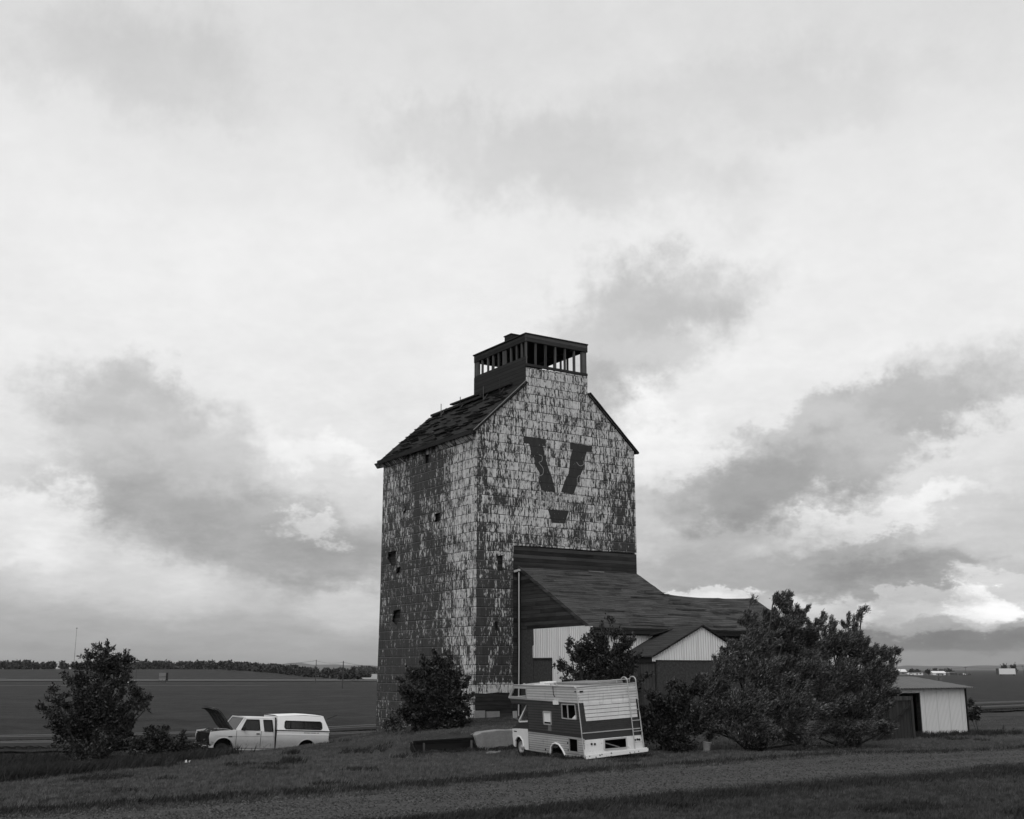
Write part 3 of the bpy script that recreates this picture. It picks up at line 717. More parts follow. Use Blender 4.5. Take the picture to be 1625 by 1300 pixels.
b = MB(); b.prism([(-1.34, 1.2), (-2.92, 1.2), (-2.92, 4.46), (-1.34, 4.46)], .0, .04, gl); b.build('door', M_osb, SH)
b = MB(); b.bar((L0 - .07, -1.34, 4.5), (L0 - .07, -2.95, 4.5), .06, .07); b.bar((L0 - .07, -2.94, 1.2), (L0 - .07, -2.94, 4.5), .05, .06); b.build('door_frame', M_cupola, SH)
b = MB(); b.box(L0, 16.4, -5.72, -5.62, 1.0, 5.95); b.box(16.3, 16.4, -5.62, 1.2, 1.0, 5.8); b.prism([(-5.7, 5.8), (1.2, 5.8), (-2.3, 7.7)], 0, .08, lambda a, c, t: (16.4 - t, a, c))
b.build('wall', M_boards, SH)
b = MB(); b.box(L0 + .0, 6.4, -5.77, -5.725, 4.4, 5.55); b.build('pale_front_wall', M_corr, SH)
b = MB(); b.bar((L0 - .1, -6.02, 5.74), (RE, -6.02, 5.74), .05, .28); b.build('eave_board', M_darkwood, SH)
b = MB(); b.bar((L0 - .12, -6.0, 5.86), (L0 - .12, -.05, 9.04), .05, .16); b.build('rake_board', M_header, SH)
b = MB(); b.box(L0 - .15, L0 + .04, -6.02, -5.7, 5.62, 5.92); b.build('eave_end_cap', M_corr, SH)
DP = MB(); DP.tube([(2.34, -.35, 8.75), (2.34, -.36, 5), (2.3, -.36, 1.4)], .034, 8); DP.bar((2.24, -.1, 8.8), (2.34, -.42, 8.86), .12, .10)
o = DP.build('downpipe', M_pipe, SH)
b = MB(); b.bar((2.45, -.18, 1.4), (2.45, -.18, 8.9), .12, .12); b.build('corner_post', M_darkwood, SH)

# small gabled annex in front of the shed
AN = empty('gabled_annex', (OX, OY, 0), (0, 0, AZ), label='small gabled annex with pale ribbed gable above a brown panel wall', cat='shed')
a0, a1, ar, av = 4.62, 10.4, 7.45, -8.0
ze, zp = 4.58, 5.93
b = MB(); b.prism([(a0 - .03, 4.40), (a1, 4.40), (a1, 4.55), (ar, zp), (a0 - .05, 4.56)], 0, .05, lambda a, c, t: (a, av - t, c)); b.build('gable_sheet', M_corr, AN)
b = MB(); b.box(a0, a1, av, av + .08, .9, 4.42); b.build('panel_wall', M_osb, AN)
b = MB(); b.box(a0 - .02, a0 + .08, av + .0, -5.8, .9, 4.5); b.box(a1 - .08, a1, av + .08, -5.8, .9, 4.5); b.build('side_wall', M_boardsv, AN)
b = MB(); b.box(a0 - .12, a0 - .02, av - .06, av + .06, 4.34, 4.62); b.build('eave_end_cap', M_corr, AN)
b = MB(); b.bar((a0 - .06, av + .06, 4.42), (a0 - .06, -5.8, 4.42), .06, .26); b.build('eave_board', M_darkwood, AN)
M_shv = material('old_shingles_sideways', lambda nt: (lambda x, y, z: m_shv(nt, x, y, z))(*nt.coords()), .9, .15)
def annex_roof(s):
    def P(a, c):
        v = av - .12 + a * (-6.03 - av + .12 + .3)
        uu = (ar + (a0 - .18 - ar) * (1 - c)) if s < 0 else (ar + (a1 + .18 - ar) * (1 - c))
        return (uu, v, zp + .08 - (1 - c) * (zp - ze + .06))
    return roofsheet('roof_slope', P, 8, 12, M_shv, AN, .07)
annex_roof(-1); annex_roof(1)
b = MB(); b.bar((a0 - .18, av - .13, ze + .0), (ar, av - .13, zp + .05), .06, .10, up=(0, 1, 0)); b.bar((a1 + .18, av - .13, ze + .0), (ar, av - .13, zp + .05), .06, .10, up=(0, 1, 0)); b.build('rake_board', M_darkwood, AN)
b = MB(); b.bar((ar - 1.5, -6.05, 5.55), (ar - .3, -6.3, 5.86), .25, .03); b.build('lifted_shingle', M_darkwood, AN)

# white shed on the right
SD = empty('white_shed', (OX, OY, 0), (0, 0, AZ), label='small white ribbed metal shed with an open doorway at right of the willows', cat='shed')
s0, s1, sv_, sb = 13.4, 19.7, -13.0, -10.4
b = MB(); b.prism([(16.3, .7), (s1, .7), (s1, 3.12), (14.6, 3.12), (14.6, 2.93), (16.3, 2.93)], 0, .04, lambda a, c, t: (a, sv_ - t, c)); b.build('ribbed_front_wall', M_corr2, SD)
b = MB(); b.box(s1 - .05, s1, sv_, sb, .6, 3.2); b.box(s0, s0 + .05, sv_, sb, .6, 3.2); b.box(s0, s1, sb - .05, sb, .6, 3.5); b.build('side_wall', M_boardsv, SD)
b = MB(); b.box(s1 - .02, s1 + .05, sv_ - .10, sv_ + .06, .6, 3.1); b.build('corner_trim', M_darkwood, SD)
b = MB(); b.box(16.23, 16.32, sv_ - .06, sv_ + .1, .7, 2.93); b.box(14.6, 16.3, sv_ - .0, sv_ + .1, 2.86, 2.93); b.build('door_frame', M_darkwood, SD)
b = MB(); b.box(15.0, 16.2, sv_ - .15, sv_ + .4, .75, .93); b.build('door_sill', M_corr2, SD)
def sroof(a, c):
    u = s0 - .5 + a * (s1 + .42 - s0 + .5); v = sv_ - .35 + c * (sb - sv_ + .5)
    hip = 0.48 * min(1., c * 1.6, max(0., (s1 + .42 - u) / 1.9)); return (u, v, 3.15 + hip + .018 * math.sin(u * 2 * math.pi / .19))
roofsheet('corrugated_roof', sroof, 170, 8, material('grey_corrugated_roof', lambda nt: (.10 + (nt.noise(nt.vec(*nt.coords()), 2., 4, .7) - .5) * .05, None), .7, .3), SD, .02)
# open plank door standing in front of the shed
GD = empty('plank_door', (OX, OY, 0), (0, 0, AZ), label='dark plank door with a diagonal brace standing open before the white shed', cat='door')
g0, g1, gv = 11.0, 13.72, -14.6
b = MB()
gz0 = .75
b.box(g0, g1, gv, gv + .05, gz0, 2.8); b.build('door_panel', material('brown_door_boards', planks('h', .22, .016, .04), .9, .1), GD)
b = MB(); b.box(g0, g1 + .03, gv - .05, gv - .002, 2.66, 2.84); b.box(g1 - .10, g1 + .03, gv - .05, gv - .002, gz0, 2.655); b.box(12.1, 12.22, gv - .045, gv - .002, 1.9, 2.655)
b.build('door_rail', M_boardsv, GD)
b = MB(); b.bar((11.2, gv - .06, 1.0), (13.5, gv - .06, 2.45), .05, .13, up=(0, 1, 0)); b.build('diagonal_brace', M_darkwood, GD)

# dock wall and pit in the loading mound
DW = MB(); zt = 1.66
def blockpt(a, c, t): return (a, c, t)
rr = random.Random(2)
o_ = [(-5.72, .6), (-2.2, .6), (-2.2, 1.70), (-3.0, 1.72), (-4.0, 1.66), (-4.6, 1.68), (-5.4, 1.62), (-5.66, 1.52), (-5.62, 1.2)]
DW.prism(o_, -9.42, -8.95, lambda a, c, t: (a, t, c)); o = DW.build('dock_wall', M_conc, None, bevel=.04)
o.location = (OX, OY, 0); o.rotation_euler = (0, 0, AZ); tag(o, 'pale crumbling concrete dock wall just left of the camper nose', 'concrete wall')
PT = empty('timber_pit', (OX, OY, 0), (0, 0, AZ), label='black timber lined pit cut into the grassy mound beside the concrete wall', cat='pit')
b = MB(); b.prism([(-8.3, .6), (-5.74, .6), (-5.74, 1.38), (-7.0, 1.36), (-8.3, 1.33)], -9.38, -9.2, lambda a, c, t: (a, t, c)); b.build('back_boards', M_darkwood, PT)
b = MB(); b.bar((-8.35, -9.36, 1.35), (-5.76, -9.36, 1.40), .12, .07); b.build('top_beam', M_black, PT)
for u, zz in ((-7.98, 1.3), (-5.9, 1.34)): b = MB(); b.bar((u, -9.46, .6), (u, -9.46, zz), .06); b.build('post', M_stud, PT)
b = MB(); b.prism([(-9.95, .7), (-9.2, .7), (-9.2, 1.34), (-9.5, 1.1)], 0, .06, lambda a, c, t: (-8.36 - t, a, c)); b.prism([(-9.95, .7), (-9.2, .7), (-9.2, 1.38), (-9.6, 1.15)], 0, .06, lambda a, c, t: (-5.80 + t, a, c)); b.build('side_boards', M_darkwood, PT)
# ------------------------------------------------------------ abandoned camper van body
def local_frame(name, loc, yaw, pitch, roll, **k):
    e = empty(name, loc, **k)
    e.rotation_mode = 'XYZ'
    e.matrix_world = Matrix.Translation(loc) @ Matrix.Rotation(R(yaw), 4, 'Z') @ Matrix.Rotation(-R(pitch), 4, 'Y') @ Matrix.Rotation(R(roll), 4, 'X')
    return e
# local axes: x forward, y towards the visible (left) side, z up; the body runs from y=0 (left) to y=-2.3
CAMP = local_frame('camper_van', (2.389, 38.806, 1.164), 116.594, -.2, -2.962, label='abandoned white and dark cab-over camper van sunk in the grass, roof ladder at its rear', cat='camper van')
BW = 2.3; RK = .267 / 2.243
def ribmat(name, base, pitch=.1, line=.35, dirt=.10, wid=.13, rough=.45):
    def f(nt):
        x, y, z = nt.coords('Object'); r = (z / pitch).frac(); n_ = nt.noise(nt.vec((x + y) * 1.5, z * 5., z * 0.), 1., 5, .7); n2 = nt.noise(nt.vec(x * 9., y * 9., z * 2.), 1., 3, .7)
        v = base * (1 + (n_ - .5) * dirt * 5) + (n2 - .5) * base * dirt * 2
        streak = nt.noise(nt.vec((x + y) * 14., z * .9, z * 0.), 1., 3, .6).ss(.58, .75)
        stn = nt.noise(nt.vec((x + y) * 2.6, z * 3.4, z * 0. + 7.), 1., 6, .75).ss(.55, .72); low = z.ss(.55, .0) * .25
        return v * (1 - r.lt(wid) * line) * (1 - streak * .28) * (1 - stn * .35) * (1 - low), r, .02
    return material(name, f, rough, .35)
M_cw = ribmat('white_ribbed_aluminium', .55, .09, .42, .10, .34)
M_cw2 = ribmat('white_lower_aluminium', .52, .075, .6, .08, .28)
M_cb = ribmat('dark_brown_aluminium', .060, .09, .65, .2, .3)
M_cb2 = material('dark_stripe', lambda nt: (.018, None), .5, .3)
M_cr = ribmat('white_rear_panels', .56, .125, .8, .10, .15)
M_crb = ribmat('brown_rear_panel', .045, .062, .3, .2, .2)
M_cab = material('white_cab_steel', lambda nt: (.58 + (nt.noise(nt.vec(*nt.coords()), 4., 4, .7) - .5) * .15, None), .4, .5)
M_spot = material('spotted_rear_skin', lambda nt: ((lambda c: (.52 + (nt.noise(c, 3., 5, .7) - .5) * .25) * (1 - nt.noise(c, 8., 4, .8).ss(.60, .68) * .6))(nt.vec(*nt.coords())), None), .5, .35)
M_trim = material('dull_aluminium_trim', lambda nt: (.36, None), .4, .5, .3)
M_dk = material('dark_rubber', lambda nt: (.012, None), .8, .2)
M_int = material('dim_interior', lambda nt: (.012 + nt.noise(nt.vec(*nt.coords()), 2., 3, .6) * .02, None), .9, .1)
M_dark_int = material('dark_lining', lambda nt: (.02, None), .9, .1)
M_glass = bpy.data.materials.new('dusty_glass'); M_glass.use_nodes = True
_b = next(n for n in M_glass.node_tree.nodes if n.type == 'BSDF_PRINCIPLED')
_b.inputs['Base Color'].default_value = (.02, .02, .02, 1); _b.inputs['Roughness'].default_value = .12; _b.inputs['Specular IOR Level'].default_value = .2; _b.inputs['Alpha'].default_value = .82
sideL = lambda a, c, t: (a, t, c)               # outline (x, z)
sideR = lambda a, c, t: (a, -BW - t, c)
rear = lambda a, c, t: (RK * c - t, -a, c)       # outline (distance from left corner, z)
def part(m, name, mat, parent=None, **k): return m.build(name, mat, parent or CAMP, **k)
win1 = [(1.37, 1.68), (.46, 1.69), (.40, 1.21), (1.38, 1.22)]
win2 = [(2.72, 1.40), (2.17, 1.40), (2.18, .98), (2.72, .98)]
hatch = [(1.0, .595), (.40, .585), (.42, .15), (1.02, .16)]
nose = [(4.90, 2.19), (3.94, 2.18), (3.94, 1.86), (5.24, 1.87)]
for nm, fn in (('side_panel', sideL), ('far_side_panel', sideR)):
    lf = fn is sideL
    b = MB(); b.prism([(RK * 1.74, 1.74), (3.9, 1.80), (5.38, 1.83), (4.93, 2.27), (.27, 2.25)] if lf else [(RK * 1.74, 1.74), (3.5, 1.79), (3.5, 2.25), (.27, 2.25)], -.03, .0, fn, [nose] if lf else [])
    part(b, nm, M_cw)
    b = MB(); b.prism([(.06, .60), (3.96, .67), (3.98, 1.60), (5.16, 1.60), (5.38, 1.83), (3.9, 1.80), (RK * 1.74, 1.74)], -.03, .0, fn, [win1, win2] if lf else [win1])
    part(b, nm, M_cb)
    arch = [(2.32, -.02), (2.26, .2), (2.12, .31), (1.92, .34), (1.72, .31), (1.5, .17), (1.25, -.05)]
    b = MB(); b.prism([(.04, -.02), (.02, .60), (3.96, .67), (4.0, .03)] + arch, -.03, .0, fn, [hatch] if lf else [])
    part(b, nm, M_cw2)
part(MB().bar((.04, .008, .70), (3.96, .008, .725), .015, .10), 'dark_stripe', M_cb2)
part(MB().bar((.06, .012, .61), (3.97, .012, .66), .02, .03), 'belt_trim', M_trim)
part(MB().bar((RK * 1.74, .012, 1.745), (5.36, .012, 1.82), .02, .03), 'belt_trim', M_trim)
# rear wall in bands
rw = [(.80, .52), (1.66, .52), (1.64, .20), (.76, .21)]
b = MB(); b.prism([(0, 1.74), (BW, 1.74), (BW, 2.25), (0, 2.25)], -.03, .0, rear); part(b, 'rear_panel', M_cw)
b = MB(); b.prism([(0, .77), (BW, .77), (BW, 1.74), (0, 1.74)], -.03, -.0, rear); part(b, 'rear_panel', M_crb)
b = MB(); b.prism([(.19, 1.15), (2.2, 1.15), (2.22, 1.742), (.17, 1.742)], .0, .02, rear); part(b, 'rear_upper_panel', M_cr)
b = MB(); b.prism([(0, .56), (BW, .56), (BW, .77), (0, .77)], -.03, .0, rear); part(b, 'dark_stripe', M_cb2)
b = MB(); b.prism([(0, .0), (BW, .0), (BW, .56), (0, .56)], -.03, .0, rear, [rw]); part(b, 'rear_panel', M_spot)
part(MB().bar((RK * .77 - .01, -.0, .78), (RK * .77 - .01, -BW, .78), .03, .03), 'belt_trim', M_trim)
# window frames, glazing and what is left inside
def frame2(pts, fn, w=.035, t=.015, name='window_frame', mid=None, mat=None):
    b = MB(); n_ = len(pts)
    P = [Vector(fn(p[0], p[1], t / 2)) for p in pts]
    for i in range(n_): b.bar(P[i], P[(i + 1) % n_], w, w)
    if mid: b.bar(fn(mid[0][0], mid[0][1], t / 2), fn(mid[1][0], mid[1][1], t / 2), w, w)
    return part(b, name, mat or M_trim)
frame2(win1, sideL, mid=((.98, 1.69), (.97, 1.215))); frame2(win2, sideL, .04); frame2(hatch, sideL, .035, name='hatch_frame'); frame2(rw, rear, .045, name='rear_window_frame')
frame2(nose, sideL, .04, name='cabover_window_frame')
b = MB(); b.prism([(2.70, 1.06), (2.19, 1.06), (2.19, 1.38), (2.70, 1.38)], -.02, .005, sideL); part(b, 'window_blind', M_white)
b = MB(); b.prism([(.40, 1.23), (.75, 1.23), (.5, 1.36)], -.02, -.01, sideL); part(b, 'torn_curtain', M_white)
b = MB(); b.prism([(2.45, .68), (2.2, .68), (2.2, .96), (2.42, .96)], .002, .012, sideL); part(b, 'stain_panel', material('stained_brown', lambda nt: (.05 + nt.noise(nt.vec(*nt.coords()), 20., 3, .8) * .12, None), .7, .2))
b = MB(); b.prism([(1.92, 1.66), (1.58, 1.66), (1.58, 1.80), (1.92, 1.80)], .0, .05, sideL); part(b, 'vent_cover', M_white)
b = MB(); b.box(.1, 3.9, -BW + .05, -.05, -.0, .03); b.box(1.2, 1.25, -BW + .05, -1.2, 0, 2.2); b.box(2.9, 3.8, -BW + .05, -1.4, .0, .9);
part(b, 'cabin_fittings', M_int)
part(MB().bar((.2, -.78, .44), (.28, -1.5, .22), .03), 'hanging_rod', M_trim)
b = MB(); b.box(.06, 3.9, -BW + .035, -BW + .045, .02, 1.7); b.box(.3, 3.45, -BW + .035, -BW + .045, 1.7, 2.2); b.box(.4, 3.9, -.06, -.05, .7, .95); part(b, 'far_shade_lining', M_dark_int)  # dark sheets added inside so hatch and windows look shaded
b = MB(); b.box(1.45, 1.48, -BW + .05, -.05, .02, 2.2); b.box(.3, 3.9, -BW + .05, -.05, 2.18, 2.2); part(b, 'partition', M_dark_int)
# roof, underside of the cab-over and its sloping nose
b = MB(); n_ = 14
def crown(i, j):
    x = .25 + (4.95 - .25) * i; a = j; return (x, .01 - (BW + .02) * a, 2.25 + .045 * math.sin(math.pi * a) + .02 * i)
b.sheet(crown, 16, n_); b.sheet(lambda i, j: (lambda p: (p[0], p[1], p[2] - .03))(crown(i, j)), 16, n_)
part(b, 'roof_skin', material('dirty_roof', lambda nt: (.28 + (nt.noise(nt.vec(*nt.coords()), 3., 5, .7) - .5) * .3, None), .6, .3), smooth=True)
b = MB(); b.box(.5, 2.9, -1.95, -.55, 2.28, 2.36); part(b, 'roof_deck_panel', material('grey_deck_panel', lambda nt: (.16 + (nt.noise(nt.vec(*nt.coords()), 5., 4, .7) - .5) * .1, None), .8, .2), bevel=.02)
b = MB(); b.box(3.3, 3.75, -.9, -.45, 2.28, 2.38); b.box(3.05, 4.1, -.55, -.40, 2.27, 2.30); part(b, 'roof_vent', M_white, bevel=.04)
b = MB(); b.box(4.6, 4.66, -.3, -.24, 2.26, 2.34); b.box(2.4, 2.44, -.2, -.16, 2.27, 2.36); b.box(1.9, 1.95, -.16, -.12, 2.27, 2.34); part(b, 'roof_fitting', M_trim)
b = MB(); b.bar((4.95, 0, 2.26), (5.38, 0, 1.83), .05); b.bar((4.95, -BW, 2.26), (5.38, -BW, 1.83), .05); b.bar((5.38, 0, 1.83), (5.38, -BW, 1.83), .06); b.bar((4.95, 0, 2.26), (4.95, -BW, 2.26), .05)
part(b, 'nose_frame', M_white)
b = MB(); b.prism([(5.38, 1.83), (5.16, 1.60), (5.13, 1.62), (5.34, 1.84)], .0, BW, lambda a, c, t: (a, -t, c)); b.box(3.96, 5.16, -BW, 0, 1.60, 1.63); part(b, 'nose_underside', M_cb)
b = MB(); b.box(3.86, 3.9, -BW, 0, 1.64, 2.24) if False else b.box(3.95, 3.98, -BW, -.0, .67, 1.6); 
bh = MB(); bh.prism([(0, .1), (.35, .1), (.35, .9), (.75, .9), (.75, 1.5), (1.55, 1.5), (1.55, .9), (1.95, .9), (1.95, .1), (BW, .1), (BW, 1.6), (0, 1.6)], 0, .03, lambda a, c, t: (3.93 + t, -a, c)); part(bh, 'front_bulkhead', M_int)
# gutters and rear corner trims
b = MB(); b.tube([(5.36, .02, 1.86), (4.92, .02, 2.29), (2.5, .02, 2.285), (.42, .02, 2.27), (.27, .02, 2.2), (.0, .02, .0)], .018, 6); part(b, 'gutter_trim', M_trim)
b = MB(); b.tube([(.27, -BW - .01, 2.2), (-.0, -BW - .01, .0)], .02, 6); b.tube([(.26, -.0, 2.26), (.26, -BW, 2.26)], .018, 6); part(b, 'corner_trim', M_trim)
b = MB(); b.tube([(1.9, .03, 2.27), (1.86, .04, 2.0), (1.78, .04, 1.92)], .012, 6); part(b, 'loose_cable', M_dk)
# ladder with hooped top
for a in (1.92, 2.26):
    b = MB(); pts = [rear(a, .08, .05), rear(a, 2.25, .10)]
    for k in range(9):
        g = math.pi * k / 8; pts.append((RK * 2.3 - .10 + .20 - .20 * math.cos(g), -a, 2.36 + .12 * math.sin(g)))
    pts.append((.6, -a, 2.30)); b.tube(pts, .018, 8); part(b, 'ladder_rail', M_trim)
b = MB()
for z_ in (.35, .7, 1.05, 1.4, 1.75, 2.08): b.tube([rear(1.92, z_, .09), rear(2.26, z_, .09)], .013, 6)
part(b, 'ladder_rung', M_trim)
b = MB(); b.tube([(.5, -1.5, 2.40), (.5, -2.25, 2.40)], .016, 6); b.tube([(.9, -1.2, 2.38), (.9, -2.2, 2.38)], .014, 6); b.bar((.5, -1.7, 2.27), (.5, -1.7, 2.41), .02); b.tube([(.9, -1.25, 2.36), (3.2, -.35, 2.33)], .014, 6); part(b, 'roof_rack_bar', M_trim)
# bumper, lamps, fittings
b = MB(); b.prism([(-.02, -.03), (BW + .1, .02), (BW + .1, .15), (-.02, .10)], .02, .12, rear); part(b, 'rear_bumper', material('spotted_bumper', lambda nt: (.52 - nt.voro(nt.vec(*nt.coords()), 7.).lt(.22) * .42, None), .5, .4), bevel=.01)
for a, z_ in ((.30, .42), (.42, .41), (1.98, .42), (2.08, .43), (2.16, .42)):
    b = MB(); b.lathe([(.0, .0), (.035, .0), (.035, .03), (.0, .035)], rear(a, z_, 0), (-1, 0, -.0), 10); part(b, 'tail_lamp', M_dk)
b = MB(); b.prism([(.08, 2.08), (.20, 2.08), (.20, 2.13), (.08, 2.13)], 0, .03, rear); part(b, 'marker_lamp', M_dk)
b = MB(); b.prism([(.36, 2.09), (.42, 2.09), (.42, 2.13), (.36, 2.13)], 0, .02, sideL); part(b, 'marker_lamp', M_dk)
for x_, z_ in ((1.1, .42), (1.08, .2), (2.7, .12)):
    b = MB(); b.lathe([(0, .012), (.035, .012), (.035, 0)], (x_, .002, z_), (0, 1, 0), 10); part(b, 'filler_cap', M_dk)
b = MB(); pts = [(2.36, .02, -.03), (2.28, .02, .22), (2.12, .02, .345), (1.92, .02, .375), (1.70, .02, .345), (1.47, .02, .2), (1.22, .02, -.05)]; b.tube(pts, .03, 6); part(b, 'wheel_arch_trim', M_white)
b = MB(); b.box(1.2, 2.4, -.7, -.03, -.3, .02) if False else b.box(1.2, 2.4, -.62, -.60, -.2, .4); part(b, 'wheel_housing', M_black)
# van cab: door, open window, cowl, fender and front wheel
CY = -.16
cabf = lambda a, c, t: (a, CY + t, c)
b = MB()
fa = [(4.52, .0), (4.62, .02), (4.72, .30), (4.9, .42), (5.12, .42), (5.30, .28), (5.36, .05)]
b.prism([(3.96, .02), (4.50, .0)] + fa[1:] + [(5.5, .1), (5.56, .45), (5.54, .70), (4.9, .73), (3.96, .74)], -.03, 0, cabf); part(b, 'front_fender', M_cab)
b = MB(); b.prism([(3.96, .02), (4.50, .0)] + fa[1:] + [(5.5, .1), (5.56, .45), (5.54, .70), (4.9, .73), (3.96, .74)], -.03, 0, lambda a, c, t: (a, -BW - CY - t, c)); part(b, 'far_fender', M_cab)
b = MB(); b.prism([(3.96, .741), (5.54, .71), (4.93, .95), (3.96, 1.0)], -.03, -.0, cabf); part(b, 'dark_cowl_side', M_cb2)
b = MB(); b.prism([(5.54, .70), (4.93, .96), (4.90, .95), (5.51, .69)], .03, BW - .35, lambda a, c, t: (a, CY - t, c)); b.box(5.5, 5.56, -BW + .2, CY - .02, .1, .68); part(b, 'hood', M_cb2)
b = MB(); b.bar((4.93, CY, .97), (3.96, CY, 1.02), .05); b.bar((4.95, CY, .98), (4.35, CY - .05, 1.58), .06); b.bar((4.95, -BW - CY, .98), (4.35, -BW - CY, 1.58), .06); b.bar((4.95, CY, .98), (4.95, -BW - CY, .98), .05); part(b, 'windscreen_frame', M_cab)
b = MB(); b.lathe([(.17, 0), (.19, .01), (.19, .03), (.17, .04)], (4.55, -.55, 1.05), (-.8, 0, .6), 16); b.bar((4.55, -.55, 1.05), (4.9, -.55, .85), .03); part(b, 'steering_wheel', M_dk)
b = MB(); b.box(4.0, 4.45, -.9, -.3, .3, .8); b.box(4.0, 4.12, -.9, -.3, .8, 1.3); b.box(4.0, 5.2, -BW + .3, -.3, .1, .2); part(b, 'cab_seat', M_int)
b = MB(); b.tube([(4.85, CY + .02, 1.05), (4.9, CY + .22, 1.1), (4.88, CY + .22, 1.28)], .012, 6); b.box(4.86, 4.9, CY + .12, CY + .28, 1.12, 1.36); part(b, 'wing_mirror', M_trim)
b = MB(); b.tube([(4.66, CY + .01, .1), (4.74, CY + .01, .31), (4.92, CY + .01, .44), (5.12, CY + .01, .44), (5.32, CY + .01, .3), (5.38, CY + .01, .08)], .025, 6); part(b, 'fender_lip', M_cab)
b = MB(); b.prism([(5.20, .60), (5.42, .60), (5.42, .63), (5.20, .63)], 0, .01, cabf); part(b, 'name_badge', M_dk)
def wheel(c, ax, r=.36, wd=.2, parent=CAMP, cap=M_trim):
    wl = MB(); wl.lathe([(r * .62, wd * .5), (r * .9, wd * .5), (r, wd * .36), (r, -wd * .36), (r * .9, -wd * .5), (r * .6, -wd * .5)], c, ax, 28)
    t = wl.build('wheel', M_dk, parent, smooth=True)
    h = MB(); h.lathe([(0, wd * .42), (r * .16, wd * .44), (r * .2, wd * .25), (r * .5, wd * .2), (r * .62, wd * .48), (r * .64, wd * .3), (r * .64, -wd * .4)], c, ax, 24); h.build('rim', cap, t, smooth=True)
    return t
wheel((4.98, CY - .14, .06), (0, 1, 0)); wheel((4.98, -BW - CY + .14, .06), (0, -1, 0))
b = MB(); b.box(4.5, 5.45, CY - .45, CY - .42, .0, .6); b.box(4.0, 5.5, -BW + .5, CY - .4, .1, .16); part(b, 'inner_fender', M_black)

# ------------------------------------------------------------ pickup truck with cap
TRK = local_frame('pickup_truck', (-8.521, 54.707, -.072), 213.272, 2.933, -.429, label='white pickup truck with raised hood and white bed cap beyond the grassy bank', cat='pickup truck')
TW_ = 1.9
def tp(m, name, mat, **k): return m.build(name, mat, k.pop('parent', TRK), **k)
def m_paint(nt):
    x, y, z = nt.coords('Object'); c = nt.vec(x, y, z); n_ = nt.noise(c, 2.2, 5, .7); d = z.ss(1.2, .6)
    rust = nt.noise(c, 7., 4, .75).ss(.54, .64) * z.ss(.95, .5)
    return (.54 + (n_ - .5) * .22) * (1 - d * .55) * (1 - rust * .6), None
M_tp = material('weathered_white_car_paint', m_paint, .35, .5)
M_cap = material('white_fibreglass_cap', lambda nt: (.70 + (nt.noise(nt.vec(*nt.coords()), 3., 4, .7) - .5) * .08, None), .4, .45)
M_tgl = material('dark_window_glass', lambda nt: (.012, None), .12, .2)
tl = lambda a, c, t: (a, t, c); trr = lambda a, c, t: (a, -TW_ - t, c)
def archpts(cx, r, z0, n=10, flip=False):
    p = [(cx + r * math.cos(g), max(z0, .42 + r * math.sin(g) * .98)) for g in [math.pi * k / n for k in range(n + 1)]]
    return p if not flip else p[::-1]
for fn, nm in ((tl, ''), (trr, 'far_')):
    b = MB(); b.prism([(0, .52), (.0, 1.24), (2.56, 1.24), (2.56, .47), (1.06 + .46, .47)] + archpts(1.06, .46, .44)[0:] , -.05, 0, fn) if False else b.prism([(.0, .52), (0, 1.24), (2.56, 1.24), (2.56, .46), (1.54, .46)] + archpts(1.06, .47, .46)[1:-1] + [(.58, .50)], -.05, 0, fn)
    tp(b, nm + 'bed_side', M_tp, bevel=.012)
    # cab with door and rear quarter windows
    dw = [(4.24, 1.23), (3.98, 1.68), (3.40, 1.68), (3.36, 1.23)]; qw = [(3.20, 1.68), (2.80, 1.68), (2.74, 1.20), (3.14, 1.20)]
    b = MB(); b.prism([(2.60, .46), (4.50, .46), (4.50, 1.20), (4.42, 1.22), (4.06, 1.74), (2.64, 1.76)], -.05, 0, (lambda fn: (lambda a, c, t: (lambda p: (p[0], p[1] - (1 if fn is tl else -1) * max(0, c - 1.22) * .28, p[2]))(fn(a, c, t))))(fn), [dw, qw])
    tp(b, nm + 'cab_side', M_tp, bevel=.01)
    b = MB(); b.prism([(4.50, .46), (4.54, .50)] + archpts(5.0, .47, .46)[::-1][1:-1][:0] + [(4.53, .50)] + [(5.0 - .47 * math.cos(g), .42 + .46 * math.sin(g)) for g in [math.pi * k / 10 for k in range(2, 9)]] + [(5.46, .55), (5.60, .60), (5.66, .9), (5.62, 1.11), (5.2, 1.17), (4.50, 1.22)], -.05, 0, fn)
    tp(b, nm + 'front_fender', M_tp, bevel=.012)
def tilt(a, c, t): return (a, t - max(0, c - 1.22) * .28, c)
b = MB(); b.prism([(4.22, 1.24), (3.97, 1.67), (3.41, 1.67), (3.37, 1.24)], -.03, -.022, tilt); tp(b, 'door_window', M_glass)
b = MB(); b.prism([(3.20, 1.67), (2.81, 1.67), (2.75, 1.21), (3.14, 1.21)], -.03, -.022, tilt); tp(b, 'quarter_window', M_tgl)
def outl(pts, fn, w, name, mat, t=.004):
    b = MB(); P = [Vector(fn(p[0], p[1], t)) for p in pts]
    for i in range(len(P)): b.bar(P[i], P[(i + 1) % len(P)], w, w)
    return tp(b, name, mat)
outl([(4.24, 1.23), (3.98, 1.68), (3.40, 1.68), (3.36, 1.23)], tilt, .025, 'window_seal', M_dk); outl([(3.20, 1.68), (2.80, 1.68), (2.74, 1.20), (3.14, 1.20)], tilt, .03, 'window_seal', M_dk)
for x_ in (3.30, 4.44): tp(MB().bar((x_, .002, .50), (x_, .002, 1.2), .022, .012), 'door_seam', M_dk)
tp(MB().bar((2.58, -.01, .46), (2.58, -.01, 1.25), .05, .03), 'cab_gap', M_dk); tp(MB().bar((2.60, -.12, 1.2), (2.62, -.16, 1.80), .06, .05), 'cab_gap', M_dk)
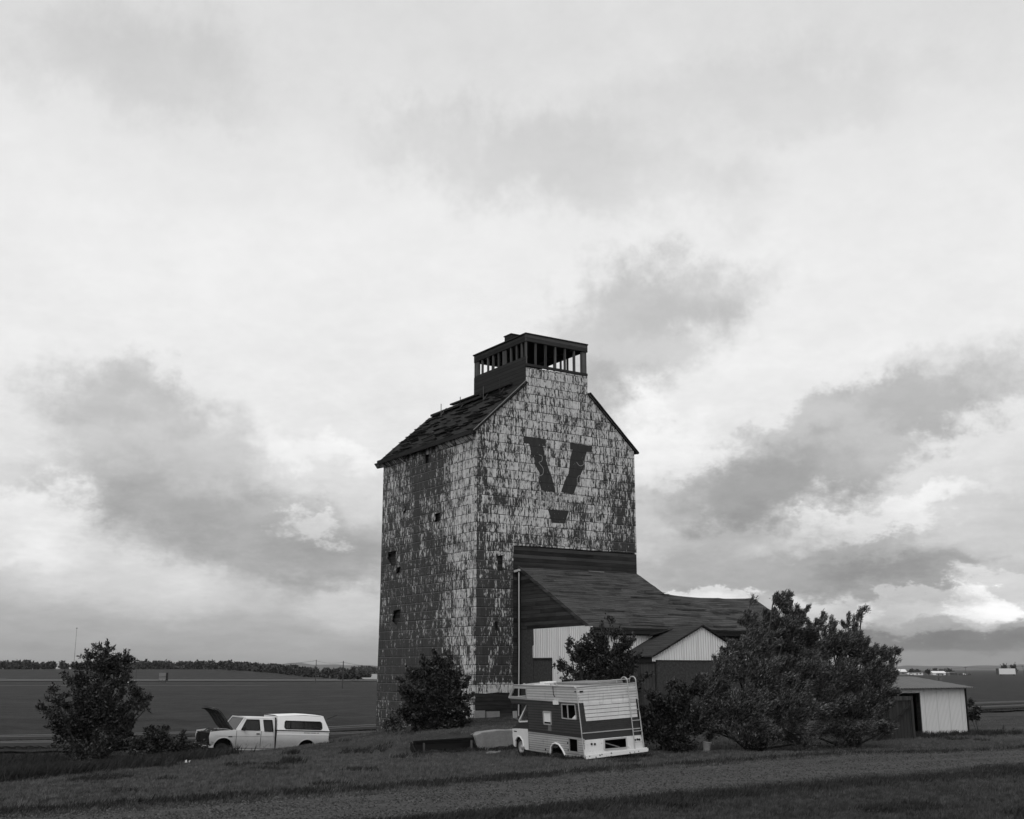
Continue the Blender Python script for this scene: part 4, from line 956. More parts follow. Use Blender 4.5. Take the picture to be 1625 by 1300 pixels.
tp(MB().bar((.0, .004, 1.10), (2.55, .004, 1.09), .012, .05), 'side_moulding', M_cap); tp(MB().bar((2.62, .004, .98), (5.4, .004, .95), .012, .02), 'side_moulding', M_trim)
tp(MB().bar((.0, -.0, 1.255), (2.56, -.0, 1.255), .03, .03), 'bed_rail_seal', M_dk)
b = MB()
for i, wd in enumerate((.05, .02, .06, .04, .05, .03, .06, .04, .05, .04)): b.box(.52 + i * .075, .52 + i * .075 + wd, .0, .008, 1.155, 1.185)
tp(b, 'faint_lettering', M_dk)
b = MB(); b.box(4.62, 4.80, .0, .01, .91, .95); tp(b, 'fender_badge', M_dk)
b = MB(); b.box(3.36, 3.52, .0, .03, 1.06, 1.10); tp(b, 'door_handle', M_dk)
b = MB(); b.tube([(4.15, .0, 1.22), (4.2, .10, 1.26)], .015, 6); b.box(4.12, 4.17, .04, .22, 1.2, 1.38); tp(b, 'wing_mirror', M_dk, bevel=.01)
tp(MB().bar((2.7, -.02, .41), (4.45, -.02, .40), .10, .06), 'running_board', M_trim)
for cx in (1.06, 5.0):
    b = MB(); b.tube([(cx + .47 * math.cos(g), .012, .42 + .47 * math.sin(g)) for g in [math.pi * k / 12 for k in range(1, 12)]], .022, 6); tp(b, 'wheel_arch_lip', M_tp)
    b = MB(); b.box(cx - .48, cx + .48, -.55, -.5, .1, .92); tp(b, 'wheel_housing', M_black)
wheel((1.06, -.12, .34), (0, 1, 0), .34, .2, TRK); wheel((5.0, -.2, .30), (0, 1, 0), .34, .2, TRK, M_black); wheel((1.06, -TW_ + .12, .34), (0, -1, 0), .34, .2, TRK); wheel((5.0, -TW_ + .2, .30), (0, -1, 0), .34, .2, TRK, M_black)
# cab roof and pillars
def cabroof(i, j):
    x = 2.64 + (4.06 - 2.64) * i; e = abs(2 * j - 1); return (x, -.15 - (TW_ - .30) * j, 1.765 + .03 * (1 - e ** 3) - .02 * i ** 4)
b = MB(); b.sheet(cabroof, 8, 10); b.sheet(lambda i, j: (lambda p: (p[0], p[1], p[2] - .05))(cabroof(i, j)), 8, 10); tp(b, 'cab_roof', M_tp, smooth=True)
b = MB(); b.bar((4.44, -.04, 1.22), (4.06, -.16, 1.76), .055); b.bar((4.44, -TW_ + .04, 1.22), (4.06, -TW_ + .16, 1.76), .055); b.bar((4.07, -.16, 1.76), (4.07, -TW_ + .16, 1.76), .05); b.bar((4.46, -.04, 1.20), (4.46, -TW_ + .04, 1.20), .06, .04)
tp(b, 'windscreen_frame', M_tp)
b = MB(); b.prism([(.06, 1.22), (TW_ - .06, 1.22), (TW_ - .18, 1.74), (.18, 1.74)], 0, .008, lambda a, c, t: (4.43 - (c - 1.22) / .54 * .38 + t, -a, c)); tp(b, 'windscreen', M_glass)
b = MB(); b.box(3.0, 3.2, -1.7, -.2, .9, 1.45); b.box(3.2, 3.6, -1.7, -.2, .8, .95); b.box(3.62, 3.66, -1.3, -.6, 1.2, 1.5) if False else b.box(4.2, 4.45, -1.8, -.1, 1.0, 1.18); b.box(2.62, 4.4, -1.8, -.1, .5, .54); tp(b, 'cab_interior', M_int)
b = MB(); b.lathe([(.17, 0), (.185, .01), (.185, .025), (.17, .035)], (4.02, -.5, 1.2), (-.85, 0, .5), 16); tp(b, 'steering_wheel', M_dk)
b = MB(); b.box(2.66, 2.70, -TW_ + .2, -.2, .5, 1.2); b.bar((2.66, -.2, 1.2), (2.66, -.2, 1.76), .06); b.bar((2.66, -TW_ + .2, 1.2), (2.66, -TW_ + .2, 1.76), .06); tp(b, 'cab_rear_wall', M_tp)
# cap over the bed
def capside(a, c, t): return (a, t - (c - 1.26) * .20, c)
def capsideR(a, c, t): return (a, -TW_ - t + (c - 1.26) * .20, c)
rw_ = lambda x0, x1, z0, z1, r=.06: [(x0 + r, z0), (x1 - r, z0), (x1, z0 + r), (x1 - .01, z1 - r), (x1 - r, z1), (x0 + r + .04, z1), (x0 + .03, z1 - r), (x0, z0 + r)]
for fn, nm in ((capside, 'cap_side'), (capsideR, 'far_cap_side')):
    b = MB(); b.prism([(-.02, 1.27), (.30, 1.90), (1.0, 1.93), (2.54, 1.86), (2.54, 1.27)], -.04, 0, fn, [rw_(.36, 2.20, 1.33, 1.67)]); tp(b, nm, M_cap, bevel=.012)
b = MB(); b.prism(rw_(.38, 2.18, 1.34, 1.66), -.03, -.02, capside); tp(b, 'cap_side_window', M_glass)
outl(rw_(.36, 2.20, 1.33, 1.67), capside, .035, 'cap_window_seal', M_dk)
for x_ in (1.25, 1.9): tp(MB().bar(capside(x_, 1.35, .004), capside(x_, 1.65, .004), .02, .02), 'cap_window_divider', M_dk)
def caproof(i, j):
    x = .27 + 2.29 * i; z = float(np.interp(x, [.27, .6, 1.2, 2.54], [1.90, 1.935, 1.945, 1.865])); e = abs(2 * j - 1); return (x, -.125 - (TW_ - .25) * j, z + .04 * (1 - e ** 4))
b = MB(); b.sheet(caproof, 10, 12); tp(b, 'cap_roof', M_cap, smooth=True)
b = MB(); b.prism([(.0, 1.27), (TW_, 1.27), (TW_ - .13, 1.90), (.13, 1.90)], 0, .03, lambda a, c, t: (-.02 + (c - 1.27) * .50 + t, -a, c), [[(.25, 1.36), (TW_ - .25, 1.36), (TW_ - .32, 1.76), (.32, 1.76)]]); tp(b, 'cap_rear', M_cap)
b = MB(); b.prism([(0, 1.27), (TW_, 1.27), (TW_ - .12, 1.86), (.12, 1.86)], 0, .03, lambda a, c, t: (2.52 - t, -a, c), [[(.35, 1.4), (TW_ - .35, 1.4), (TW_ - .4, 1.7), (.4, 1.7)]]); tp(b, 'cap_front', M_cap)
b = MB(); b.box(-.03, .0, -TW_, 0, .55, 1.23); tp(b, 'tailgate', M_tp); b = MB(); b.box(-.05, -.0, -.12, .0, .85, 1.2); tp(b, 'tail_lamp', M_dk)
b = MB(); b.box(.05, 2.5, -TW_ + .1, -.1, .55, .6); tp(b, 'bed_floor', M_int)
tp(MB().tube([(.02, -.3, 1.80), (-.55, -.5, 1.98)], .012, 5), 'tail_rod', M_dk)
# nose: open engine bay, headlamps missing, chrome bumper hanging, raised hood
b = MB(); b.box(5.52, 5.60, -TW_ + .04, -.04, .60, 1.06); tp(b, 'radiator_support', M_black)
b = MB()
rr = random.Random(8)
for _ in range(34):
    x_, y_ = rr.uniform(4.6, 5.45), -rr.uniform(.15, 1.75); s_ = rr.uniform(.05, .16); z_ = rr.uniform(.85, 1.12); b.box(x_ - s_, x_ + s_, y_ - s_ * .7, y_ + s_ * .7, z_ - .1, z_ + s_ * .6)
for _ in range(10):
    y_ = -rr.uniform(.1, 1.8); b.tube([(5.5, y_, 1.0), (5.2, y_ + rr.uniform(-.2, .2), 1.16 + rr.uniform(0, .08)), (4.8, y_ + rr.uniform(-.3, .3), 1.08)], .022, 5)
tp(b, 'engine_clutter', material('greasy_metal', lambda nt: (.02 + nt.noise(nt.vec(*nt.coords()), 9., 3, .7) * .05, None), .6, .4))
b = MB()
for y0, y1 in ((-.42, -.06), (-TW_ + .06, -TW_ + .42)): b.box(5.60, 5.64, y0, y1, .68, .98)
b.box(5.60, 5.63, -1.4, -.5, .70, .96); tp(b, 'headlamp_socket', M_black)
b = MB(); pts = [(5.44, .03, .50), (5.66, .0, .49), (5.80, -.25, .49), (5.86, -.95, .495), (5.80, -1.6, .50), (5.64, -1.88, .52)]
for p, q in zip(pts, pts[1:]): b.bar(p, q, .05, .10)
tp(b, 'front_bumper', material('dull_chrome', lambda nt: (.55, None), .3, .5, .5), bevel=.01)
HP = spl([(4.56, 1.25), (4.76, 1.44), (5.02, 1.78), (5.26, 2.02), (5.42, 2.10), (5.54, 2.11)])
def hood(i, j, off=0.):
    # hinged at the cowl and swung up; j runs from hinge to nose, i across
    t = j * (len(HP) - 1); k = min(int(t), len(HP) - 2); f = t - k; a, c = HP[k], HP[k + 1]
    d = Vector((c[0] - a[0], c[1] - a[1])).normalized()
    x, z = a[0] + (c[0] - a[0]) * f, a[1] + (c[1] - a[1]) * f; o = off + .04 * (1 - (2 * i - 1) ** 2)
    return (x - d.y * o, -.12 - (TW_ - .24) * i, z + d.x * o)
b = MB(); b.sheet(lambda i, j: hood(i, j, .0), 10, 10); b.sheet(lambda i, j: hood(i, j, -.045), 10, 10)
hd = tp(b, 'raised_hood', material('dark_hood_underside', lambda nt: (.055 + (nt.noise(nt.vec(*nt.coords()), 5., 4, .7) - .5) * .08, None), .7, .3), smooth=True)
b = MB()
for s in (0, .2, .5, .8, 1.): b.tube([hood(s, t_ / 8, -.05) for t_ in range(9)], .025, 5)
for t_ in (.02, .5, 1.): b.tube([hood(s / 8, t_, -.05) for s in range(9)], .025, 5)
b.build('hood_bracing', M_stud, hd)
# ------------------------------------------------------------ trees and shrubs
F_ = 1808.; TT = math.atan(412 / F_)
def at(px, py, Y):
    """where a bearing measured on site meets the plane Y metres ahead"""
    a = (px - 812.5) / F_; b_ = (650 - py) / F_; c, s = math.cos(TT), math.sin(TT)
    r = (a, c - b_ * s, s + b_ * c); t = Y / r[1]; return (r[0] * t, Y, CAMZ + r[2] * t)
def leaves(C, D, ln, wd, rg):
    """leaf blades: C (n,3) bases, D (n,3) directions; two-triangle folded blades as quads"""
    n = len(C); D = D / np.linalg.norm(D, axis=1, keepdims=True)
    rnd = rg.normal(size=(n, 3)); S = np.cross(D, rnd); S /= np.linalg.norm(S, axis=1, keepdims=True)
    N = np.cross(S, D); L = (ln * rg.uniform(.65, 1.3, n))[:, None]; W = (wd * rg.uniform(.7, 1.25, n))[:, None]
    V = np.stack([C, C + D * L * .5 + S * W * .5 + N * L * .06, C + D * L - N * L * .05, C + D * L * .5 - S * W * .5 + N * L * .06], 1)
    return V.reshape(-1, 3), np.arange(4 * n).reshape(n, 4)
def shrub(name, label, cat, base, lobes, mat, nleaf, ln=.13, wd=.05, wind=(0, 0, 0), seed=1, group=None, trunk_r=.09, twigs=26, up=.5, jit=.65, part_names=('trunk', 'foliage')):
    rg = np.random.default_rng(seed); root = empty(name, base, label=label, cat=cat, group=group)
    base = np.array(base, float); tb = MB(); CC = []; DD = []; wind = np.array(wind, float)
    tot = sum(((l[3] ** 2) * l[4]) ** .72 for l in lobes)
    for (x, y, z, r, rz) in lobes:
        c = np.array([x, y, z]) - base; st = np.array([rg.normal(0, .12), rg.normal(0, .12), -.1])
        mid = st * .5 + c * .5 + np.array([rg.normal(0, .12 * r), rg.normal(0, .12 * r), -.1 * abs(c[2])]) - np.array([c[0], c[1], 0]) * .12
        cen = c - np.array([0, 0, rz * .35])
        tb.tube([st, mid, cen], [trunk_r, trunk_r * .6, trunk_r * .35], 6)
        n_l = int(nleaf * (r * r * rz) ** .72 / tot); nt_ = max(8, int(twigs * (r * rz) / .8))
        per = max(4, n_l // nt_)
        for k in range(nt_):
            d = rg.normal(size=3); d[2] += up; d /= np.linalg.norm(d)
            reach = rg.uniform(.45, 1.15) ** .8; shoot = k % 6 == 0
            if shoot: reach = rg.uniform(1.15, 1.55); d[2] = abs(d[2]) * .8 + .1
            tip = c + d * np.array([r, r, rz]) * reach + wind * .35
            q = cen + (tip - cen) * .25 + rg.normal(0, .08, 3)
            bnd = (q + tip) / 2 + np.array([0, 0, .10 * rz]) - wind * .1
            if k % 3 == 0: tb.tube([cen, bnd, tip], [trunk_r * .28, trunk_r * .16, .006], 4, cap=False)
            t = rg.uniform(.12, 1.0, per) ** .75
            p = ((1 - t) ** 2)[:, None] * q + (2 * t * (1 - t))[:, None] * bnd + (t ** 2)[:, None] * tip
            ax = (tip - bnd); ax /= np.linalg.norm(ax) + 1e-6
            spread = (.05 if shoot else .10) * r * (1.25 - t)[:, None] + .03
            CC.append(p + rg.normal(size=(per, 3)) * spread); DD.append(ax * .7 + rg.normal(size=(per, 3)) * jit + wind * 1.0 + np.array([0, 0, .15]))
    C = np.concatenate(CC); D = np.concatenate(DD)
    ok = C[:, 2] > -.35; V, Fq = leaves(C[ok], D[ok], ln, wd, rg)
    tb.build(part_names[0], M_bark, root); np_mesh(part_names[1], V, Fq, mat, root)
    return root
def lob(Y, *L):
    """(px, py, radius px[, ratio, depth offset]) -> lobes"""
    out = []
    for l in L:
        px, py, r = l[:3]; k = l[3] if len(l) > 3 else 1.; dy = l[4] if len(l) > 4 else 0.
        p = at(px, py, Y + dy); s = (Y + dy) / 1855.; out.append((p[0], p[1], p[2], r * s, r * s * k))
    return out
def base_at(px, Y): x = at(px, 1100, Y)[0]; return (x, Y, tz(x, Y) - .05)
shrub('leafy_tree', 'bushy tree standing alone left of the white pickup, its crown against the sky', 'tree', base_at(150, 52),
      lob(52, (158, 1064, 32, 1.), (138, 1046, 13, 1.), (196, 1046, 12), (166, 1036, 15, 1.1), (208, 1052, 8, .8), (182, 1064, 24), (122, 1090, 26), (196, 1092, 22), (155, 1110, 34, .9), (92, 1120, 20, .8, -.6), (74, 1128, 14, .9), (110, 1148, 28, .8, -.8), (152, 1150, 38, .8), (200, 1130, 20, .75, .5), (222, 1110, 14, .8), (230, 1124, 9, .8), (212, 1118, 14, .8), (236, 1108, 7, .9), (214, 1100, 9, .9), (188, 1150, 26, .7), (85, 1098, 10, .9), (150, 1188, 44, .6, -.5), (112, 1170, 32, .8), (188, 1178, 30, .8), (95, 1145, 24, .9), (205, 1160, 16, .8), (130, 1130, 34, .9), (175, 1125, 30, .9)),
      M_leaf2, 25000, .15, .065, (.12, 0, .02), 3, trunk_r=.10)
shrub('dark_bush', 'low dark bush between the leafy tree and the pickup nose', 'bush', base_at(252, 48.5),
      lob(48.5, (250, 1180, 34, .75), (282, 1184, 26, .8), (225, 1188, 24, .8), (255, 1200, 40, .5), (300, 1192, 20, .7), (240, 1165, 12, .9), (262, 1163, 10, .9)), M_leaf, 9000, .12, .06, (.08, 0, 0), 4, trunk_r=.05)
shrub('elevator_corner_shrub', 'round dense shrub growing against the corner of the elevator', 'shrub', base_at(688, 52.2),
      lob(52.2, (690, 1060, 24, 1.0, .4), (705, 1048, 13, 1.1), (672, 1062, 20), (655, 1085, 22, 1., 0), (690, 1095, 42, .9), (722, 1080, 24, 1., .5), (650, 1115, 24, .9), (732, 1110, 24, 1., .5), (690, 1125, 46, .7), (735, 1138, 20, .8), (700, 1148, 40, .4), (645, 1140, 20, .7), (638, 1095, 8), (712, 1040, 7, 1.2), (668, 1150, 30, .4)),
      M_leaf, 26000, .125, .07, (.06, 0, 0), 5, trunk_r=.08)
shrub('small_wall_shrub', 'small pale-leaved shrub at the far left foot of the elevator', 'shrub', base_at(625, 55.0), lob(55.0, (622, 1142, 12, 1.2), (632, 1152, 12, .8), (615, 1152, 9, .7)), M_willow, 1400, .12, .05, (0, 0, 0), 6, trunk_r=.03)
shrub('tall_shrub', 'tall shrub with upright leafy shoots behind the camper roof', 'shrub', base_at(935, 43.8),
      lob(43.8, (958, 1040, 26, 1.2), (920, 1052, 22, 1.3), (975, 1012, 8, 1.6), (968, 990, 5, 2.4), (988, 1030, 18, 1.2), (905, 1028, 8, 1.5), (938, 1018, 10, 1.5), (893, 1062, 11, 1.1), (945, 1062, 42, .8), (985, 1060, 30, .9), (918, 1035, 7, 2.), (1000, 1020, 7, 1.6), (930, 1085, 40, .7), (990, 1090, 34, .8), (954, 1000, 5, 2.)),
      M_leaf, 17000, .12, .055, (.05, 0, .05), 7, trunk_r=.06, up=1.1)
shrub('dark_shrub', 'dark shrub thicket right behind the camper ladder', 'shrub', base_at(1060, 43.2),
      lob(43.2, (1050, 1130, 32, 1.), (1085, 1115, 28, 1.), (1040, 1165, 40, .7), (1085, 1160, 40, .8), (1030, 1105, 9, 1.4), (1066, 1092, 9, 1.5), (1100, 1100, 16, 1.2), (1018, 1140, 16, 1.2), (1075, 1182, 44, .3), (1042, 1120, 14, 1.3)),
      M_leaf, 16000, .13, .05, (.08, 0, .03), 8, trunk_r=.06, up=.8)
WIND = (.50, .0, .22)
shrub('willow', 'largest willow shrub, leaning right in the wind before the gabled annex', 'willow', base_at(1195, 43.5),
      lob(43.5, (1236, 968, 17, 1.5, .5), (1226, 955, 7, 1.7), (1258, 985, 20, 1.2, .3), (1245, 1000, 24, 1.1), (1200, 1030, 34, 1., 0), (1165, 1040, 24), (1250, 1030, 38, 1., .5), (1150, 1075, 32, 1., -.5), (1205, 1085, 46, .9, -.6), (1265, 1085, 42, .9, 0), (1135, 1110, 30, 1., -.4), (1180, 1135, 46, .9, -1.), (1250, 1140, 48, .9, -1.), (1130, 1150, 32, .9, -.6), (1200, 1172, 50, .5, -1.), (1270, 1172, 40, .5, -.8), (1190, 958, 4, 2.4, 1.5), (1185, 995, 18, 1.1, 1.), (1145, 1050, 18, .9), (1285, 1020, 24, 1.1, .3), (1215, 1000, 22, 1.2, .5), (1255, 1010, 28, 1.1, .3), (1280, 1075, 34, 1., 0), (1110, 1130, 24, 1., -.2), (1120, 1085, 16, 1.)),
      M_willow, 170000, .115, .024, WIND, 9, jit=.38, trunk_r=.07, up=.9, group='willow shrubs in the wind')
shrub('willow', 'right-hand willow shrub with a tall bent top beside the white shed', 'willow', base_at(1345, 46.),
      lob(46., (1360, 985, 7, 2.0), (1348, 1008, 16, 1.5), (1298, 995, 9, 2.2), (1317, 1003, 9, 1.8), (1315, 1035, 30, 1.1), (1365, 1045, 30, 1.), (1400, 1045, 16, .8), (1412, 1055, 8, .7), (1330, 1085, 44, .9, -.4), (1385, 1085, 30, 1., 0), (1312, 1130, 42, .9, -.8), (1370, 1130, 42, .9, -.6), (1400, 1105, 20, 1.), (1340, 1165, 46, .5, -1.), (1392, 1160, 24, .8, -.6), (1300, 1165, 36, .5, -1), (1290, 1060, 28, 1.1), (1367, 972, 4, 2.2), (1332, 1030, 24, 1.1), (1280, 1040, 26, 1.1), (1345, 1040, 30, 1.1), (1385, 1055, 22, 1.), (1408, 1085, 22, 1.1), (1420, 1040, 8, .7), (1300, 1100, 36, 1.)),
      M_willow, 140000, .115, .024, WIND, 10, jit=.38, trunk_r=.07, up=.9, group='willow shrubs in the wind')

# ------------------------------------------------------------ grass and weeds
def blades(name, pts, h, nb, w, mat, seed, lean=(.25, 0), hv=.5, kind='stuff'):
    rg = np.random.default_rng(seed); n = len(pts); P = np.repeat(pts, nb, 0); H = np.repeat(h, nb) * rg.uniform(1 - hv, 1 + hv * .5, n * nb)
    P = P + np.concatenate([rg.normal(0, .05, (n * nb, 2)) * (1 + H[:, None] * 2), np.zeros((n * nb, 1))], 1); P[:, 2] -= .02
    a = rg.uniform(0, 2 * math.pi, n * nb); ln = rg.normal(0, .35, (n * nb, 2)) + np.array(lean)
    S = np.stack([np.cos(a), np.sin(a), a * 0], 1) * (w / 2); T = P + np.concatenate([ln * H[:, None], H[:, None]], 1)
    M_ = P + (T - P) * .5; M_[:, 2] += H * .08
    V = np.stack([P - S, P + S, M_ + S * .7, T, M_ - S * .7], 1).reshape(-1, 3); k = np.arange(n * nb)[:, None] * 5
    Fq = np.concatenate([k + np.array([0, 1, 2]), k + np.array([0, 2, 4]), k + np.array([4, 2, 3])])
    o = np_mesh(name, V, Fq, mat)
    return o
def scatter(n, fn, seed):
    rg = np.random.default_rng(seed); out = []
    while sum(map(len, out)) < n:
        Y = 1 / rg.uniform(1 / 95., 1 / 18., n) ; X_ = rg.uniform(-.47, .47, n) * Y
        u, v = uv(X_, Y); keep = rg.random(n) < fn(X_, Y, u, v); out.append(np.stack([X_[keep], Y[keep]], 1))
    p = np.concatenate(out)[:n]; return np.concatenate([p, terrain(p[:, 0], p[:, 1])[:, None]], 1)
def not_built(u, v):
    el = (u > -.1) & (u < 10.3) & (v > -.1) & (v < 10.4); sh = (u > 2.5) & (u < 16.5) & (v > -5.8) & (v < 1.4); sd = (u > 13.1) & (u < 19.3) & (v > -12.3) & (v < -9.5)
    rd = (v > np.interp(u, [-18, 2], [-29.1, -27.5])) & (v < np.interp(u, [-18, -8], [-24.6, -22.6])); rl = (v > 20.) & (v < 33.2)
    an = (u > 4.5) & (u < 10.5) & (v > -8.1) & (v < -5.7)
    return ~(el | sh | sd | rd | rl | an)
def field_noise(x, y):
    return .5 + .25 * np.sin(x * .9 + 1.5 * np.sin(y * .6)) * np.sin(y * .8 + 1.3 * np.sin(x * .45 + 1)) + .25 * np.sin(x * 2.3 + y * 1.1 + 2 * np.sin(y * .9)) * np.sin(y * 2.1 - x * .7)
g1 = scatter(130000, lambda x, y, u, v: not_built(u, v) * (v < 36) * (.25 + .75 * field_noise(x, y)), 21)
hh = .05 + .08 * field_noise(g1[:, 0] * 1.3, g1[:, 1] * 1.3)
tag(blades('grass', g1, hh, 5, .012 + 0, M_blade, 22), 'short uneven grass covering the yard and the banks', 'grass', kind='stuff')
def weedy(x, y, u, v):
    ditch = sm(-9.5, -6.5, v - np.clip(u + 20, -8, 9) * .62 ) * (1 - sm(12, 20, v)) * (1 - sm(-14.4, -12.6, u))
    nearedge = np.exp(-((v + 29.6) / .5) ** 2) + np.exp(-((v - np.interp(u, [-18, -8], [-24.1, -22.]) - .3) / .5) ** 2) * .6
    shedf = np.exp(-((v + 13.0) / 1.1) ** 2) * (u > 14) * (u < 23)
    behind = np.exp(-((v - 18) / 2.) ** 2) * .3
    patch = (field_noise(x * .55 + 3, y * .55) > .80) * .35
    return np.clip(ditch + nearedge * .5 + shedf + behind + patch * (v < -2), 0, 1) * not_built(u, v)
w1_ = scatter(15000, weedy, 31)
def along(o, yaw, x0, x1, y, n, seed):
    rg = np.random.default_rng(seed); c, s = math.cos(R(yaw)), math.sin(R(yaw)); t = rg.uniform(x0, x1, n); q = y + rg.normal(0, .10, n)
    X_ = o[0] + c * t - s * q; Y_ = o[1] + s * t + c * q; return np.stack([X_, Y_, terrain(X_, Y_)], 1)
edge_w = np.concatenate([along((2.389, 38.806), 116.594, -.1, 4.3, .10, 150, 91), along((2.389, 38.806), 116.594 - 90, -.1, 2.5, .16, 90, 92),  # dark rows along camper and truck added in place of contact shadow
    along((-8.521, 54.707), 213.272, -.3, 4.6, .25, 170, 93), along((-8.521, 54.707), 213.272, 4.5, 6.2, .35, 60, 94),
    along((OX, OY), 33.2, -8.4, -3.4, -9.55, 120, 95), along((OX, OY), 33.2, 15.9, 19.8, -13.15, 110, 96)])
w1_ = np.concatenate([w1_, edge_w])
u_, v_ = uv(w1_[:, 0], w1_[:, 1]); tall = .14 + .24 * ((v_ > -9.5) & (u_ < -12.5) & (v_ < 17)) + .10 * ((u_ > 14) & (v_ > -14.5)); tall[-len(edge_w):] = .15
tag(blades('tall_weeds', w1_, tall, 9, .03, M_weed, 32, (.3, 0), .6), 'tall dark weeds filling the ditch before the railway and the road edges, with rows added as shade round the vehicles', 'weeds', kind='stuff')
def clump(px, py, Y, hgt, n, label, seed, r=.25):
    x, y, z = at(px, py, Y); z = tz(x, y); rg = np.random.default_rng(seed)
    p = np.concatenate([rg.normal(0, r * .4, (n, 2)), np.zeros((n, 1))], 1)
    o = blades('weed_clump', p, np.full(n, hgt), 10, .03, M_weed, seed, (.1, 0), .5); o.location = (x, y, z); tag(o, label, 'weed', 'dark weed clumps on the bank')
clump(462, 1222, 38.8, .26, 34, 'larger dark weed clump on the bank below the pickup', 41, .4)
clump(463, 1195, 44., .2, 20, 'smaller dark weed clump just below the pickup rear wheel', 42, .3)

def on_road(x, y, u, v): return ((v > -29.6) & (v < -22.) & (v > np.interp(u, [-18, 2], [-29.4, -27.7])) & (v < np.interp(u, [-18, -8], [-24.3, -22.3]))) * (.35 + .65 * field_noise(x * 1.4, y * 1.4))
def stones(n, seed):
    p = scatter(n, on_road, seed); rg = np.random.default_rng(seed); s = rg.uniform(.010, .032, n)[:, None, None]
    oct_ = np.array([(1, 0, 0), (0, 1, 0), (-1, 0, 0), (0, -1, 0), (0, 0, .8), (0, 0, -.5)], float)[None]
    V = p[:, None, :] + oct_ * s * rg.uniform(.6, 1.4, (n, 6, 1)); V[:, :, 2] += .035
    f = np.array([(0, 1, 4), (1, 2, 4), (2, 3, 4), (3, 0, 4)]); Fq = (np.arange(n)[:, None, None] * 6 + f[None]).reshape(-1, 3)
    return np_mesh('gravel_stones', V.reshape(-1, 3), Fq, material('loose_gravel', lambda nt: ((lambda r_: .012 + r_ * r_ * .075)(X(nt.t, nt.t.nodes.new('ShaderNodeNewGeometry').outputs['Random Per Island'])), None), .9, .2))
tag(stones(26000, 71), 'loose pale and dark gravel scattered over the road', 'gravel', kind='stuff')
ge = scatter(5200, lambda x, y, u, v: (np.exp(-((v - np.interp(u, [-18, 2], [-29.1, -27.5])) / .4) ** 2) + np.exp(-((v - np.interp(u, [-18, -8], [-24.6, -22.6])) / .35) ** 2)) * .9, 73)
tag(blades('grass_edge', ge, np.full(len(ge), .10), 6, .014, M_blade, 74), 'ragged grass growing over both edges of the gravel road', 'grass', kind='stuff')

# small things lying about
def small(px, py, Y): x = at(px, py, Y)[0]; return (x, Y, tz(x, Y))
p = small(1121, 1190, 42.6); b = MB(); b.lathe([(0, .0), (.12, .0), (.15, .30), (.16, .31), (.145, .30), (.12, .04), (0, .04)], (0, 0, 0), (0, 0, 1), 16)
o = b.build('bucket', M_conc, None, smooth=False); o.location = p; o.rotation_euler = (.1, .12, 0); tag(o, 'small pale bucket in the grass under the largest willow', 'bucket')
p = small(297, 1208, 41.5); b = MB(); b.prism([(-.08, 0), (.0, .0), (-.02, .10), (-.07, .07)], 0, .02, lambda a, c, t: (a, t, c)); b.prism([(.03, 0), (.08, .0), (.10, .08), (.04, .06)], 0, .02, lambda a, c, t: (a, t + .05, c))
o = b.build('paper_scrap', M_white); o.location = p; tag(o, 'torn white scrap lying at the edge of the ditch weeds', 'litter')
p = small(785, 1193, 44.2); b = MB(); rr = random.Random(3)
for i in range(4): b.bar((i * .10 - .3, rr.uniform(-.1, .1), .02), (i * .10 - .1, rr.uniform(-.15, .15), .07), .10, .05)
o = b.build('rubble', M_conc); o.location = p; tag(o, 'small heap of pale rubble before the concrete wall', 'rubble')

# ------------------------------------------------------------ far field, town and horizon
def gpt(px, py, z=0.0):
    a = (px - 812.5) / F_; b_ = (650 - py) / F_; c, s = math.cos(TT), math.sin(TT); r = (a, c - b_ * s, s + b_ * c); t = (z - CAMZ) / r[2]; return (r[0] * t, r[1] * t, z)
M_hw = material('pale_highway', lambda nt: (.15, None), .9, .2)
M_fld = material('pale_crop', lambda nt: (.22 + (nt.noise(nt.vec(*nt.coords()), .02, 3, .6) - .5) * .1, None), .95, .1)
def fsheet(name, pts, mat, dz):
    o = np_mesh(name, np.array([(x, y, tz(x, y) + dz) for x, y in pts]), np.array([[0, 1, 2, 3]]), mat); return tag(o, kind='structure')
def roadstrip(name, y0, y1, x0, x1, mat, dz, slope=0.):
    xs_ = np.linspace(x0, x1, 80); V = []
    for x in xs_:
        for y in (y0, y1): yy = y + slope * (x - x0); V.append((x, yy, tz(x, yy) + dz))
    i_ = np.arange(79) * 2; return tag(np_mesh(name, np.array(V), np.stack([i_, i_ + 2, i_ + 3, i_ + 1], 1), mat), kind='structure')
roadstrip('highway', 392, 412, -420, -30, M_hw, .35); roadstrip('highway_lane', 455, 468, -480, -200, M_hw, .25)
fsheet('field_verge', [(-140, 285), (-60, 285), (-60, 292), (-140, 292)], material('pale_verge', lambda nt: (.07, None), .95, .1), .06)
fsheet('pale_field', [(-54, 430), (-44, 430), (-105, 900), (-135, 900)], M_fld, .4)

